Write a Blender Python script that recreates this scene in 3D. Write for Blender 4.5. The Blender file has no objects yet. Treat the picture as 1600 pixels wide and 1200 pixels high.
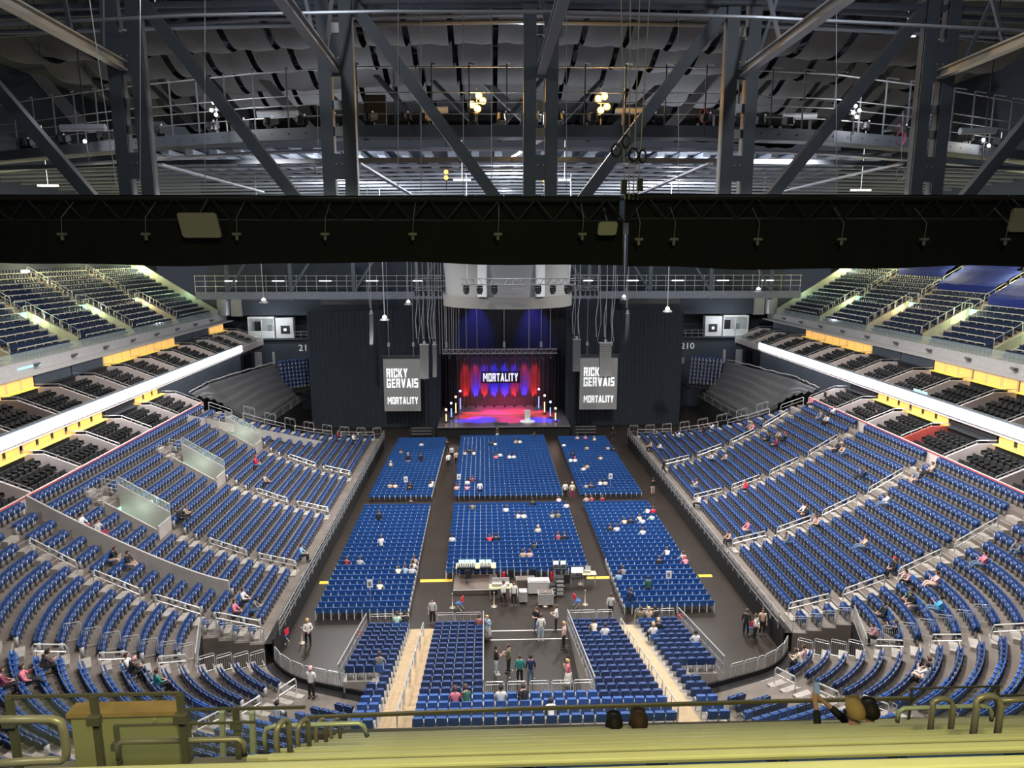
import bpy, math, random
import numpy as np
from mathutils import Vector, Matrix
random.seed(7)
rnd = random.Random(11)
SC = bpy.context.scene
COL = SC.collection
PI = math.pi
def R(a): return math.radians(a)

# ---------------------------------------------------------------- camera
FPX, PITCH, YAW, CAM = 1109.0, R(10.5), R(2.28), (-2.7, 0.0, 23.5)
cd = bpy.data.cameras.new('camera'); cam = bpy.data.objects.new('camera', cd); COL.objects.link(cam)
cd.sensor_fit = 'HORIZONTAL'; cd.sensor_width = 36.0; cd.lens = 36.0 * FPX / 1600.0
cd.clip_start = 0.05; cd.clip_end = 600
cam.location = CAM; cam.rotation_euler = (PI / 2 - PITCH, 0, -YAW)
SC.camera = cam
_cy, _sy, _cp, _sp = math.cos(YAW), math.sin(YAW), math.cos(PITCH), math.sin(PITCH)
RT, FW, UP = (_cy, -_sy, 0), (_sy * _cp, _cy * _cp, -_sp), (_sy * _sp, _cy * _sp, _cp)
def ray(x, y):
    a = (x - 800) / FPX; b = (600 - y) / FPX
    return tuple(FW[i] + a * RT[i] + b * UP[i] for i in range(3))
def at(x, y, X=None, Y=None, Z=None):          # a point of the photograph on a real plane of the hall
    r = ray(x, y)
    t = (X - CAM[0]) / r[0] if X is not None else (Y - CAM[1]) / r[1] if Y is not None else (Z - CAM[2]) / r[2]
    return Vector([CAM[i] + t * r[i] for i in range(3)])

# ---------------------------------------------------------------- view and world
SC.view_settings.view_transform = 'Standard'; SC.view_settings.look = 'None'
SC.view_settings.exposure = 0.0; SC.view_settings.gamma = 1.0
SC.view_settings.use_curve_mapping = False
W = bpy.data.worlds.new('world'); SC.world = W; W.use_nodes = True
W.node_tree.nodes['Background'].inputs[0].default_value = (0.55, 0.62, 0.78, 1)
W.node_tree.nodes['Background'].inputs[1].default_value = 0.07
SC.cycles.max_bounces = 5; SC.cycles.diffuse_bounces = 2; SC.cycles.glossy_bounces = 2
SC.cycles.transmission_bounces = 4; SC.cycles.transparent_max_bounces = 8
SC.cycles.use_denoising = True; SC.cycles.sample_clamp_indirect = 4.0
SC.cycles.caustics_reflective = False; SC.cycles.caustics_refractive = False

# ---------------------------------------------------------------- lamps of the hall (roof work lights and one added fill pair)
def lamp(name, kind, loc, power, color=(1, 1, 1), target=None, size=0.3, angle=120, blend=0.6):
    d = bpy.data.lights.new(name, kind); d.energy = power; d.color = color
    if kind == 'SPOT': d.spot_size = R(angle); d.spot_blend = blend
    if kind == 'AREA': d.size = size
    else: d.shadow_soft_size = size
    o = bpy.data.objects.new(name, d); o.location = loc; COL.objects.link(o)
    if target is not None:
        o.rotation_euler = (Vector(target) - Vector(loc)).to_track_quat('-Z', 'Y').to_euler()
    return o
WHITE = (1.0, 0.95, 0.90); COOL = (0.86, 0.92, 1.0)
for x, y, z, tx, ty, p in [(-17, 45, 31, -14, 40, 19000), (17, 45, 31, 14, 40, 19000), (0, 42, 31.5, 0, 34, 14000),
                           (-15, 66, 31, -16, 64, 17000), (15, 66, 31, 16, 64, 17000), (0, 56, 31, 0, 53, 9000),
                           (-30, 55, 30, -46, 66, 8000), (30, 55, 30, 46, 66, 8000),
                           (-8, 18.5, 27.5, -9, 40, 7500), (8, 18.5, 27.5, 9, 40, 7500), (-13, 34, 26.5, -21, 31, 8000), (13, 34, 26.5, 21, 31, 8000)]:  # the pair nearest the camera is added to brighten the pit seat backs
    lamp('work_and_fill_beam', 'SPOT', (x, y, z), p * 1.7, WHITE, (tx, ty, 0), 0.5, 92 if y < 20 else 135, 0.7)

# ---------------------------------------------------------------- materials
MATS = {}
def M(name, col, rough=0.6, metal=0.0, emit=0.0, noise=0.0, scale=4.0, ecol=None, bump=0.0, spec=None):
    if name in MATS: return MATS[name]
    m = bpy.data.materials.new(name); m.use_nodes = True; nt = m.node_tree
    b = nt.nodes['Principled BSDF']
    b.inputs['Base Color'].default_value = (*col, 1); b.inputs['Roughness'].default_value = rough
    b.inputs['Metallic'].default_value = metal
    if spec is not None: b.inputs['Specular IOR Level'].default_value = spec
    if emit:
        b.inputs['Emission Color'].default_value = (*(ecol or col), 1); b.inputs['Emission Strength'].default_value = emit
    if noise or bump:
        tc = nt.nodes.new('ShaderNodeTexCoord'); n = nt.nodes.new('ShaderNodeTexNoise')
        n.inputs['Scale'].default_value = scale; n.inputs['Detail'].default_value = 5
        nt.links.new(tc.outputs['Object'], n.inputs['Vector'])
        if noise:
            r = nt.nodes.new('ShaderNodeMapRange'); r.inputs['From Min'].default_value = 0.3; r.inputs['From Max'].default_value = 0.7
            r.inputs['To Min'].default_value = 1 - noise; r.inputs['To Max'].default_value = 1 + noise
            x = nt.nodes.new('ShaderNodeVectorMath'); x.operation = 'SCALE'
            x.inputs[0].default_value = col
            nt.links.new(n.outputs['Fac'], r.inputs['Value']); nt.links.new(r.outputs['Result'], x.inputs['Scale'])
            nt.links.new(x.outputs['Vector'], b.inputs['Base Color'])
        if bump:
            bp = nt.nodes.new('ShaderNodeBump'); bp.inputs['Strength'].default_value = bump
            nt.links.new(n.outputs['Fac'], bp.inputs['Height']); nt.links.new(bp.outputs['Normal'], b.inputs['Normal'])
    MATS[name] = m
    return m
def glass_mat(name, tint, alpha=0.18):
    m = bpy.data.materials.new(name); m.use_nodes = True; nt = m.node_tree
    b = nt.nodes['Principled BSDF']; b.inputs['Base Color'].default_value = (*tint, 1)
    b.inputs['Roughness'].default_value = 0.08; b.inputs['Alpha'].default_value = alpha
    MATS[name] = m; return m
m_floor = M('rubber_floor', (0.027, 0.020, 0.0155), 0.36, noise=0.18, scale=0.5)
m_conc = M('terrace_concrete', (0.150, 0.126, 0.110), 0.8, noise=0.22, scale=0.7)
m_concl = M('pale_concrete', (0.42, 0.39, 0.37), 0.75, noise=0.12, scale=1.0)
m_step = M('plywood_step', (0.42, 0.30, 0.17), 0.6, noise=0.12, scale=3)
m_stept = M('stair_concrete', (0.36, 0.33, 0.30), 0.75, noise=0.15, scale=2)
m_seatb = M('seat_plastic_blue', (0.026, 0.120, 0.43), 0.42, noise=0.10, scale=1.5)
m_seatf = M('seat_fabric_blue', (0.021, 0.092, 0.34), 0.7, noise=0.12, scale=2)
m_seatn = M('seat_plastic_navy', (0.018, 0.048, 0.16), 0.45, noise=0.12, scale=1.5)
m_grey = M('grey_metal', (0.42, 0.42, 0.43), 0.42, 0.3)
m_rail = M('rail_metal', (0.74, 0.74, 0.73), 0.32, 0.55)
m_raild = M('rail_dark', (0.16, 0.165, 0.17), 0.45, 0.4)
m_black = M('black_cloth', (0.010, 0.010, 0.011), 0.9)
m_drape = M('drape_black', (0.0075, 0.0080, 0.0075), 0.95, noise=0.3, scale=1.2)
m_curt = M('stage_curtain', (0.020, 0.026, 0.036), 0.95, noise=0.15, scale=2)
m_dark = M('dark_metal', (0.025, 0.026, 0.028), 0.5, 0.3)
m_wall = M('wall_paint', (0.060, 0.072, 0.095), 0.8, noise=0.12, scale=0.4)
m_wallp = M('wall_pale', (0.50, 0.48, 0.48), 0.7, noise=0.08)
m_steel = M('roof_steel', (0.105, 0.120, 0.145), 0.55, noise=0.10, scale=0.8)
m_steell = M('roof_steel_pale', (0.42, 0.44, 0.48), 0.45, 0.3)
m_roof = M('roof_deck', (0.055, 0.060, 0.075), 0.8, noise=0.2, scale=0.2)
m_baf = M('baffle_cloth', (0.085, 0.082, 0.084), 0.9, noise=0.10, scale=0.6)

# ---------------------------------------------------------------- helpers
class MB:
    def __init__(s): s.v = []; s.f = []; s.m = []; s.cm = 0
    def add(s, vs, fs):
        o = len(s.v); s.v += [tuple(p) for p in vs]; s.f += [tuple(i + o for i in f) for f in fs]; s.m += [s.cm] * len(fs); return s
    def quad(s, a, b, c, d): return s.add([a, b, c, d], [(0, 1, 2, 3)])
    def box(s, c, d, rz=0.0, rx=0.0, ry=0.0):
        hx, hy, hz = d[0] / 2, d[1] / 2, d[2] / 2
        mt = Matrix.Translation(c) @ Matrix.Rotation(rz, 4, 'Z') @ Matrix.Rotation(ry, 4, 'Y') @ Matrix.Rotation(rx, 4, 'X')
        vs = [mt @ Vector((x * hx, y * hy, z * hz)) for x in (-1, 1) for y in (-1, 1) for z in (-1, 1)]
        return s.add(vs, [(0, 1, 3, 2), (4, 6, 7, 5), (0, 4, 5, 1), (2, 3, 7, 6), (0, 2, 6, 4), (1, 5, 7, 3)])
    def bar(s, p, q, w, h=None):                   # rectangular bar between two points
        h = h or w; p = Vector(p); q = Vector(q); d = (q - p)
        if d.length < 1e-6: return s
        d.normalize(); u = Vector((0, 0, 1)) if abs(d.z) < 0.95 else Vector((0, 1, 0))
        a = d.cross(u).normalized(); b = a.cross(d).normalized()
        vs = [e + a * (i * w / 2) + b * (j * h / 2) for e in (p, q) for i, j in ((-1, -1), (1, -1), (1, 1), (-1, 1))]
        return s.add(vs, [(0, 1, 2, 3), (7, 6, 5, 4), (0, 4, 5, 1), (1, 5, 6, 2), (2, 6, 7, 3), (3, 7, 4, 0)])
    def tube(s, pts, r, n=6, closed=False):
        pts = [Vector(p) for p in pts]; m = len(pts); rings = []
        prev = None
        for i, p in enumerate(pts):
            a = pts[(i - 1) % m] if (i or closed) else p; b = pts[(i + 1) % m] if (i < m - 1 or closed) else p
            d = (b - a)
            d = d.normalized() if d.length > 1e-9 else Vector((0, 0, 1))
            if prev is None:
                u = Vector((0, 0, 1)) if abs(d.z) < 0.9 else Vector((1, 0, 0))
                u = (u - d * u.dot(d)).normalized()
            else: u = (prev - d * prev.dot(d)).normalized()
            prev = u; w = d.cross(u)
            rr = r[i] if isinstance(r, (list, tuple)) else r
            rings.append([p + (u * math.cos(2 * PI * k / n) + w * math.sin(2 * PI * k / n)) * rr for k in range(n)])
        vs = [v for rg in rings for v in rg]; fs = []
        for i in range(m if closed else m - 1):
            j = (i + 1) % m
            for k in range(n): fs.append((i * n + k, i * n + (k + 1) % n, j * n + (k + 1) % n, j * n + k))
        if not closed: fs += [tuple(range(n - 1, -1, -1)), tuple((m - 1) * n + k for k in range(n))]
        return s.add(vs, fs)
    def lathe(s, c, prof, n=16):
        vs = []; fs = []; m = len(prof)
        for r, z in prof:
            for k in range(n): vs.append((c[0] + r * math.cos(2 * PI * k / n), c[1] + r * math.sin(2 * PI * k / n), c[2] + z))
        for i in range(m - 1):
            for k in range(n): fs.append((i * n + k, i * n + (k + 1) % n, (i + 1) * n + (k + 1) % n, (i + 1) * n + k))
        fs += [tuple(range(n - 1, -1, -1)), tuple((m - 1) * n + k for k in range(n))]
        return s.add(vs, fs)
    def grid(s, rows):                             # rows of points
        n = len(rows[0]); vs = [p for r in rows for p in r]
        return s.add(vs, [(i * n + j, i * n + j + 1, (i + 1) * n + j + 1, (i + 1) * n + j) for i in range(len(rows) - 1) for j in range(n - 1)])
    def prism(s, poly, axis, a, b):                # polygon extruded along axis (0 x, 1 y, 2 z)
        def mk(p, t):
            return (t, p[0], p[1]) if axis == 0 else (p[0], t, p[1]) if axis == 1 else (p[0], p[1], t)
        n = len(poly); vs = [mk(p, a) for p in poly] + [mk(p, b) for p in poly]
        return s.add(vs, [tuple(range(n)), tuple(range(2 * n - 1, n - 1, -1))] + [(i, n + i, n + (i + 1) % n, (i + 1) % n) for i in range(n)])
    def mesh(s, name, mats, smooth=False):
        me = bpy.data.meshes.new(name); me.from_pydata(s.v, [], s.f)
        for m in (mats if isinstance(mats, (list, tuple)) else [mats]): me.materials.append(m)
        if s.cm or any(s.m): me.polygons.foreach_set('material_index', s.m)
        if smooth: me.polygons.foreach_set('use_smooth', [True] * len(s.f))
        me.update(); return me
    def build(s, name, mats, parent=None, smooth=False):
        return link(name, s.mesh(name, mats, smooth), parent)
def link(name, me, parent=None):
    o = bpy.data.objects.new(name, me); COL.objects.link(o)
    if parent is not None: o.parent = parent
    return o
def tag(o, label, cat, group=None, kind=None):
    o['label'] = label; o['category'] = cat
    if group: o['group'] = group
    if kind: o['kind'] = kind
    return o
def struct(o, label=None):
    o['kind'] = 'structure'
    if label: o['label'] = label
    return o
def empty(name, loc=(0, 0, 0), rz=0.0):
    o = bpy.data.objects.new(name, None); o.location = loc; o.rotation_euler = (0, 0, rz); o.empty_display_size = 0.1
    COL.objects.link(o); return o
def dup(root, loc, rz=0.0):
    r = root.copy(); COL.objects.link(r); r.location = loc; r.rotation_euler = (0, 0, rz)
    for ch in root.children:
        c = ch.copy(); COL.objects.link(c); c.parent = r
        for g in ch.children:
            d = g.copy(); COL.objects.link(d); d.parent = c
    return r
def scatter(name, mb, mats, places, smooth=False):   # many copies of one small shape as one mesh: (x, y, z, rz)
    v0 = np.array(mb.v, dtype=np.float64); nf = len(mb.f)
    lt = np.array([len(f) for f in mb.f]); li = np.concatenate([np.array(f) for f in mb.f])
    P = np.array(places, dtype=np.float64); n = len(P)
    c, s_ = np.cos(P[:, 3]), np.sin(P[:, 3])
    V = np.empty((n, len(v0), 3))
    V[:, :, 0] = v0[None, :, 0] * c[:, None] - v0[None, :, 1] * s_[:, None] + P[:, 0:1]
    V[:, :, 1] = v0[None, :, 0] * s_[:, None] + v0[None, :, 1] * c[:, None] + P[:, 1:2]
    V[:, :, 2] = v0[None, :, 2] + P[:, 2:3]
    me = bpy.data.meshes.new(name); me.vertices.add(n * len(v0)); me.vertices.foreach_set('co', V.ravel())
    me.loops.add(n * len(li)); me.loops.foreach_set('vertex_index', (li[None, :] + np.arange(n)[:, None] * len(v0)).ravel().astype(np.int32))
    me.polygons.add(n * nf); L = np.tile(lt, n)
    me.polygons.foreach_set('loop_start', np.concatenate([[0], np.cumsum(L)[:-1]]).astype(np.int32))
    me.polygons.foreach_set('material_index', np.tile(np.array(mb.m), n).astype(np.int32))
    for m in mats: me.materials.append(m)
    me.update(calc_edges=True); me.validate()
    return link(name, me)
ORD = ['first', 'second', 'third', 'fourth', 'fifth', 'sixth', 'seventh', 'eighth', 'ninth', 'tenth', 'eleventh', 'twelfth', 'thirteenth',
       'fourteenth', 'fifteenth', 'sixteenth', 'seventeenth', 'eighteenth', 'nineteenth', 'twentieth', 'twenty-first', 'twenty-second',
       'twenty-third', 'twenty-fourth', 'twenty-fifth', 'twenty-sixth', 'twenty-seventh', 'twenty-eighth', 'twenty-ninth', 'thirtieth']
def proj(p):
    d = (p[0] - CAM[0], p[1] - CAM[1], p[2] - CAM[2])
    a = sum(x * y for x, y in zip(d, RT)); b = sum(x * y for x, y in zip(d, UP)); c = sum(x * y for x, y in zip(d, FW))
    return (800 + FPX * a / c, 600 - FPX * b / c, c) if c > 0.1 else (-9999, -9999, 1e9)

# ---------------------------------------------------------------- the bowl: rows swept along a rounded U
CX, CY0, CY1, R0, DR, Z0, NK = 10.0, 38.6, 84.0, 5.5, 0.84, 1.3, 18
TAIL = 70.0
def bowl(s, Rr, t):
    """point on the offset curve of radius Rr; t>=0 metres up the straight side, -80<t<0 degrees round the near corner,
    beyond -80 metres along the near end, above CY1-CY0 degrees round the far corner. Returns x, y, inward heading."""
    L = CY1 - CY0
    if t > L: a = R(t - L); x, y, n = CX + Rr * math.cos(a), CY1 + Rr * math.sin(a), (-math.cos(a), -math.sin(a))
    elif t >= 0: x, y, n = CX + Rr, CY0 + t, (-1, 0)
    elif t >= -TAIL: a = R(-t); x, y, n = CX + Rr * math.cos(a), CY0 - Rr * math.sin(a), (-math.cos(a), math.sin(a))
    else:
        a = R(TAIL); d = -TAIL - t
        x, y, n = CX + Rr * math.cos(a) - d * math.sin(a), CY0 - Rr * math.sin(a) - d * math.cos(a), (-math.cos(a), math.sin(a))
    return s * x, y, (s * n[0], n[1])
def tail_end(Rr):                                   # the near-end rows stop at the stairs beside the pit blocks
    return -TAIL - (CX + Rr * math.cos(R(TAIL)) - 8.75) / math.sin(R(TAIL))
def rz_of(n): return math.atan2(n[1], n[0]) - PI / 2     # local +Y turned to heading n
AISLES = {1: [1.2, 11.2, 21.2, 31.6], -1: [0.35, 8.6, 19.2, 29.4]}     # metres up the side
CAISLE = [-29.0, -66.5]                             # corner aisles (degrees)
VOID = (-30.0, -6.0, 4)                             # floor-level corner entrance: rows below 4
VOMS = {-1: [8.6, 19.2, 29.4], 1: []}               # raised entrances in the left tier, rows 11 to 15
def row_R(k): return R0 + DR * k
def row_z(k): return Z0 + 0.18 * k + 0.013 * k * (k - 1)      # the rake steepens towards the top
LC = CY1 - CY0
def tmax(k): return LC - 13.0 * k / 17             # the tiers end on a slant beside the stage
def in_void(s, k, t): return VOID[0] < t < VOID[1] and k < VOID[2]
def in_vom(s, k, t): return any(abs(t - v) < 0.95 for v in VOMS[s]) and 11 <= k < 15
for s in (1, -1):
    mb = MB()
    ts = [tt for tt in list(np.arange(0, 45, 2.5)) + [LC]] + [-a for a in range(2, 70, 3)] + [VOID[0], VOID[1], -TAIL] + [v + e for v in VOMS[s] for e in (-.95, .95)]
    ts = sorted(set(float(round(t, 3)) for t in ts), reverse=True)
    for k in range(NK):
        z = row_z(k); zl = row_z(k - 1) if k else 0.0
        tk = ts + [tail_end(row_R(k) + DR / 2)]
        tk = [tmax(k)] + [t for t in tk if t < tmax(k)]
        for a, b in zip(tk[:-1], tk[1:]):
            mid = (a + b) / 2
            if in_void(s, k, mid) or in_vom(s, k, mid): continue
            ri, ro = row_R(k), row_R(k + 1)
            p = [bowl(s, ri, a), bowl(s, ri, b), bowl(s, ro, b), bowl(s, ro, a)]
            mb.cm = 0
            mb.quad(*[(q[0], q[1], z) for q in p])
            zz = zl if not (k == VOID[2] and VOID[0] < mid < VOID[1]) else 0.0
            if k == 15 and any(abs(mid - v) < 0.95 for v in VOMS[s]): zz = row_z(11) - 1.2
            mb.cm = 1 if (k == 0 or zz == 0.0) else 0
            mb.quad((p[0][0], p[0][1], zz), (p[1][0], p[1][1], zz), (p[1][0], p[1][1], z), (p[0][0], p[0][1], z))
    mb.cm = 0
    for te in (VOID[0], VOID[1]):                   # side walls of the corner entrance
        for k in range(VOID[2]):
            a = bowl(s, row_R(k), te); b = bowl(s, row_R(k + 1), te)
            mb.quad((a[0], a[1], 0), (b[0], b[1], 0), (b[0], b[1], row_z(k)), (a[0], a[1], row_z(k)))
    mb.cm = 1
    for k in range(NK):                             # end of the side tier next to the stage
        a = bowl(s, row_R(k), tmax(k)); b = bowl(s, row_R(k + 1), tmax(k))
        mb.quad((a[0], a[1], 0), (b[0], b[1], 0), (b[0], b[1], row_z(k)), (a[0], a[1], row_z(k)))
    o = mb.build('trim_terrace', [m_conc, m_black]); struct(o, 'stepped concrete terrace of the lower bowl')
    # aisle steps
    st = MB()
    for kind, tc in [('m', t) for t in AISLES[s]] + [('d', t) for t in CAISLE] + [('e', 0)]:
        for k in range(NK - 1):
            if kind == 'e': tc = tmax(k) - .6
            if kind == 'm' and any(abs(tc - v) < 0.1 for v in VOMS[s]) and 10 <= k < 15: continue
            Rm = row_R(k + 1) - 0.21
            x, y, n = bowl(s, Rm, tc)
            dz = row_z(k + 1) - row_z(k)
            st.box((x, y, row_z(k) + dz / 4 + 0.001), (1.0, 0.42, dz / 2), rz_of(n))
            x, y, n = bowl(s, row_R(k) + 0.03, tc)
            st.box((x, y, row_z(k) + 0.004), (1.0, 0.05, 0.012), rz_of(n))
    struct(st.build('trim_aisle_steps', m_stept), 'pale steps of the aisles in the lower bowl')

# arena floor
mb = MB(); mb.quad((-60, 10, 0), (60, 10, 0), (60, 125, 0), (-60, 125, 0))
struct(mb.build('floor', m_floor), 'dark brown arena floor')
for s, nm in ((-1, 'left'), (1, 'right')):
    mb = MB()
    x0 = s * 14.8
    ts = [LC, 0] + [-a for a in range(3, 70, 3)] + [-TAIL]
    pts = [bowl(s, 5.0, t) for t in ts] + [bowl(s, 5.0, tail_end(5.0))]
    segs = [i for i in range(len(pts) - 1) if not (i > 0 and i < len(ts) - 1 and VOID[0] <= (ts[i] + ts[i + 1]) / 2 <= VOID[1])]
    for i in segs:
        a, b = pts[i], pts[i + 1]
        p, q = Vector((a[0], a[1], 0.78)), Vector((b[0], b[1], 0.78))
        mb.cm = 0; mb.bar(p, q, 0.1, 1.56)
        ai, bi = Vector((a[0] - a[2][0] * .5, a[1] - a[2][1] * .5, 1.3)), Vector((b[0] - b[2][0] * .5, b[1] - b[2][1] * .5, 1.3))
        mb.quad((p.x, p.y, 1.3), (q.x, q.y, 1.3), ai, bi) if False else mb.add([(p.x, p.y, 1.3), (q.x, q.y, 1.3), bi, ai], [(0, 1, 2, 3)])
    struct(mb.build('trim_bowl_front_' + nm, m_black), 'black wall closing the front of the ' + nm + ' lower tier')

# ---------------------------------------------------------------- seats
def seat_parts(w=0.46):
    b = MB()                                         # backrest, gently dished, rounded top corners
    cols = [-.5, -.38, 0, .38, .5]
    dish = [0.035, 0.008, -0.012, 0.008, 0.035]
    top = [.80, .845, .855, .845, .80]
    fr = []; bk = []
    for z in (0.40, 0.62, None):
        fr.append([(c * w, -0.20 + d - (0 if z == .40 else .05 if z else .09), z or t) for c, d, t in zip(cols, dish, top)])
        bk.append([(c * w, -0.245 + d - (0 if z == .40 else .05 if z else .08), z or t) for c, d, t in zip(cols, dish, top)])
    b.grid(bk); b.grid([r[::-1] for r in fr])
    e = fr[2] + bk[2][::-1]; n = 5
    b.add(fr[2] + bk[2], [(i, i + 1, n + i + 1, n + i) for i in range(n - 1)])
    b.add([fr[i][0] for i in range(3)] + [bk[i][0] for i in range(3)], [(0, 1, 4, 3), (1, 2, 5, 4)])
    b.add([fr[i][4] for i in range(3)] + [bk[i][4] for i in range(3)], [(3, 4, 1, 0), (4, 5, 2, 1)])
    p = MB()                                         # seat pan tipped up
    p.box((0, -0.10, 0.60), (w * .86, 0.085, 0.38), rx=R(12))
    p.box((0, -0.04, 0.46), (w * .80, 0.07, 0.14), rx=R(-20))
    f = MB()
    for s in (-1, 1):
        f.box((s * 0.235, -0.13, 0.60), (0.03, 0.26, 0.035))
        f.box((s * 0.235, -0.20, 0.30), (0.035, 0.06, 0.60))
    f.box((0, -0.20, 0.40), (w, 0.05, 0.05))
    return b, p, f
def merge(parts):
    r = MB()
    for i, (p, mi) in enumerate(parts):
        r.cm = mi; r.add(p.v, p.f)
    r.cm = 0
    return r
sb, sp_, sf = seat_parts()
seat_low = MB()
seat_low.cm = 0
cc = [(-.5, .79), (-.36, .85), (.36, .85), (.5, .79)]
lo = MB(); w = .46
fr = [[(c * w, -0.19, .40) for c, t in cc], [(c * w, -0.28, t) for c, t in cc]]
bk = [[(c * w, -0.24, .40) for c, t in cc], [(c * w, -0.33, t) for c, t in cc]]
lo.grid(bk); lo.grid([r[::-1] for r in fr]); lo.add(fr[1] + bk[1], [(i, i + 1, 5 + i, 4 + i) for i in range(3)])
lo.box((0, -0.10, 0.60), (w * .86, 0.08, 0.38), rx=R(12))
lof = MB(); lof.box((.235, -.16, .32), (.035, .20, .64)); lof.box((0, -.2, .2), (.3, .05, .4))
seat_low = merge([(lo, 0), (lof, 1)])

def proto(name, parts):
    e = empty(name)
    for nm, mb_, mat in parts: mb_.build(nm, mat, e)
    return e
seat_proto = proto('arena_seat', [('backrest', sb, m_seatb), ('seat', sp_, m_seatf), ('armrest_frame', sf, m_grey)])

SEATS = []     # (dist, x, y, z, rz, block, row, number, occupied)
def add_seat(x, y, z, rz, block, row, num): SEATS.append([x, y, z, rz, block, row, num])
SIDE = {1: 'right', -1: 'left'}
def blocked(s, k, t, Rm):
    for a in AISLES[s]:
        if t > 0 and abs(t - a) < 0.72 and not (s == -1 and k >= 16 and a > 2): return True
    for a in CAISLE:
        if t < 0 and abs(R(t - a) * Rm) < 0.75: return True
    if t > 0:
        for a in VOMS[s]:
            if abs(t - a) < 1.35 and 10 <= k < 16: return True
    if s == -1 and k >= 3 and 3.35 < t < 4.2: return True
    if VOID[0] - 1.5 < t < VOID[1] + 2.5 and k < VOID[2]: return True
    return False
for s in (1, -1):
    for k in range(NK):
        Rm = row_R(k) + 0.62; z = row_z(k)
        t = tmax(k) - 1.5; num = 0; blk = 0; te = tail_end(Rm) + 0.35
        was = False
        edges = sorted(AISLES[s], reverse=True) + CAISLE
        while t > te:
            if not blocked(s, k, t, Rm):
                x, y, n = bowl(s, Rm, t)
                b = sum(1 for e in edges if t < e)
                if b != blk: blk = b; num = 0
                num += 1
                add_seat(x, y, z, rz_of(n), (s, blk), k, num)
            step = 0.505
            if t > 0: t -= step; t = t if t > 0 else -0.001 - math.degrees((-t if t < 0 else 0) / Rm)
            elif t > -TAIL:
                t -= math.degrees(step / Rm)
                if t < -TAIL: t = -TAIL - R(-TAIL - t) * Rm
            else: t -= step
    for i in range(7):                               # seats left open in the far corner beside the curtain
        for j in range(9):
            add_seat(s * (27.0 + .42 * j * 1.0), 98.4 - .3 * j + .1 * i - (0.0), 8.3 - .55 * i, PI - s * -.5, (s, -1), 8, 1)
# the pit blocks: rows straight across, rising gently toward the near end
BK = {'b1': (-9.95, -7.45), 'b2': (-5.75, -2.95), 'b3': (2.55, 5.35), 'b4': (6.75, 9.3)}
def pit_y(k): return 40.75 - 0.80 * k
def pit_z(k): return 0.25 + 0.185 * k
mb = MB()
for nm, (xa, xb) in BK.items():
    n = 10 if nm in ('b1', 'b4') else 18
    cnt = 5 if nm in ('b1', 'b4') else 6
    for k in range(n):
        y = pit_y(k); z = pit_z(k)
        ex = 0.12
        mb.box(((xa + xb) / 2, y + 0.05, z / 2), (xb - xa + ex, 0.80, z))
        for i in range(cnt):
            off = 0.5 * i + (xb - xa - .5 * cnt) / 2 + .25
            num = i + 1
            add_seat(xa + off, y + 0.05, z, 0.0, nm, k, num)
for nm, xs in (('b1', (-8.2, -7.7)), ('b4', (7.0, 7.5))):   # the two columns that run on down beside the stairs
    for k in range(10, 18):
        y = pit_y(k); z = pit_z(k); mb.box(((xs[0] + xs[1]) / 2, y + .05, z / 2), (1.1, .8, z))
        for j, x in enumerate(xs):
            if k < 12 and (x == -8.2 or x == 7.5): continue
            add_seat(x, y + .05, z, 0, nm + 'x', k, j + 1)
for k in range(14, 18):
    y = pit_y(k); z = pit_z(k); mb.box((-.2, y + .05, z / 2), (5.3, .8, z))
    for i in range(10): add_seat(-2.585 + 0.53 * i, y + .05, z, 0, 'mid', k, i + 1)
struct(mb.build('trim_pit_platforms', m_stept), 'low stepped platforms under the seats beside the pit')
st = MB()
for xa, xb in ((-7.4, -5.82), (5.45, 6.7)):
    for j in range(18):
        z = pit_z(j) + .02
        st.box(((xa + xb) / 2, pit_y(j) + .05, z / 2), (xb - xa - .03, .79, z)); st.box(((xa + xb) / 2, pit_y(j) - .17, z + .03), (xb - xa - .03, .34, .10))
struct(st.build('trim_pit_stairs', m_step), 'tan plywood stairs between the pit blocks')

def hit(px, py, guess=None):                         # ray onto the stepped bowl, the pit blocks or the floor
    r = ray(px, py); t = 18.0 / abs(r[2]) * .3
    while t < 160:
        t += 0.04
        p = [CAM[i] + t * r[i] for i in range(3)]
        if p[2] <= ground(p[0], p[1])[0]: return p[0], p[1], ground(p[0], p[1])
    return p[0], p[1], (0, None)
def ground(x, y):
    s = 1 if x > 0 else -1; ax = abs(x)
    for nm, (xa, xb) in BK.items():
        if xa - .1 <= x <= xb + .1:
            k = int((40.75 + .45 - y) / .8)
            if 0 <= k < (10 if nm in ('b1', 'b4') else 18) and y < 41.2: return pit_z(k), (nm, k)
    if -2.9 < x < 2.5 and y < 40.75 - .8 * 14 + .45:
        k = int((41.2 - y) / .8)
        if k < 18: return pit_z(k), ('mid', k)
    if (-7.45 < x < -5.7 or 5.4 < x < 6.75) and y < 41.2:
        k = int((41.2 - y) / .8)
        if k < 18: return pit_z(k), ('st', k)
    if y > CY0: Rr = ax - CX; t = y - CY0
    else:
        Rr = math.hypot(ax - CX, CY0 - y); t = -math.degrees(math.atan2(CY0 - y, ax - CX))
        if t < -TAIL:
            a = R(TAIL); Rr = (ax - CX) * math.cos(a) + (CY0 - y) * math.sin(a)
            if ax < 8.75: return 0, None
            t = -TAIL - ((CX + Rr * math.cos(a)) - ax) / math.sin(a)
    k = int(math.floor((Rr - R0) / DR))
    if k < 0 or (y > CY0 and ax < 14.8) or y > CY1: return 0, None
    if in_void(s, k, t): return 0, None
    k = min(k, NK - 1)
    return row_z(k), (s, k, t)

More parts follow.
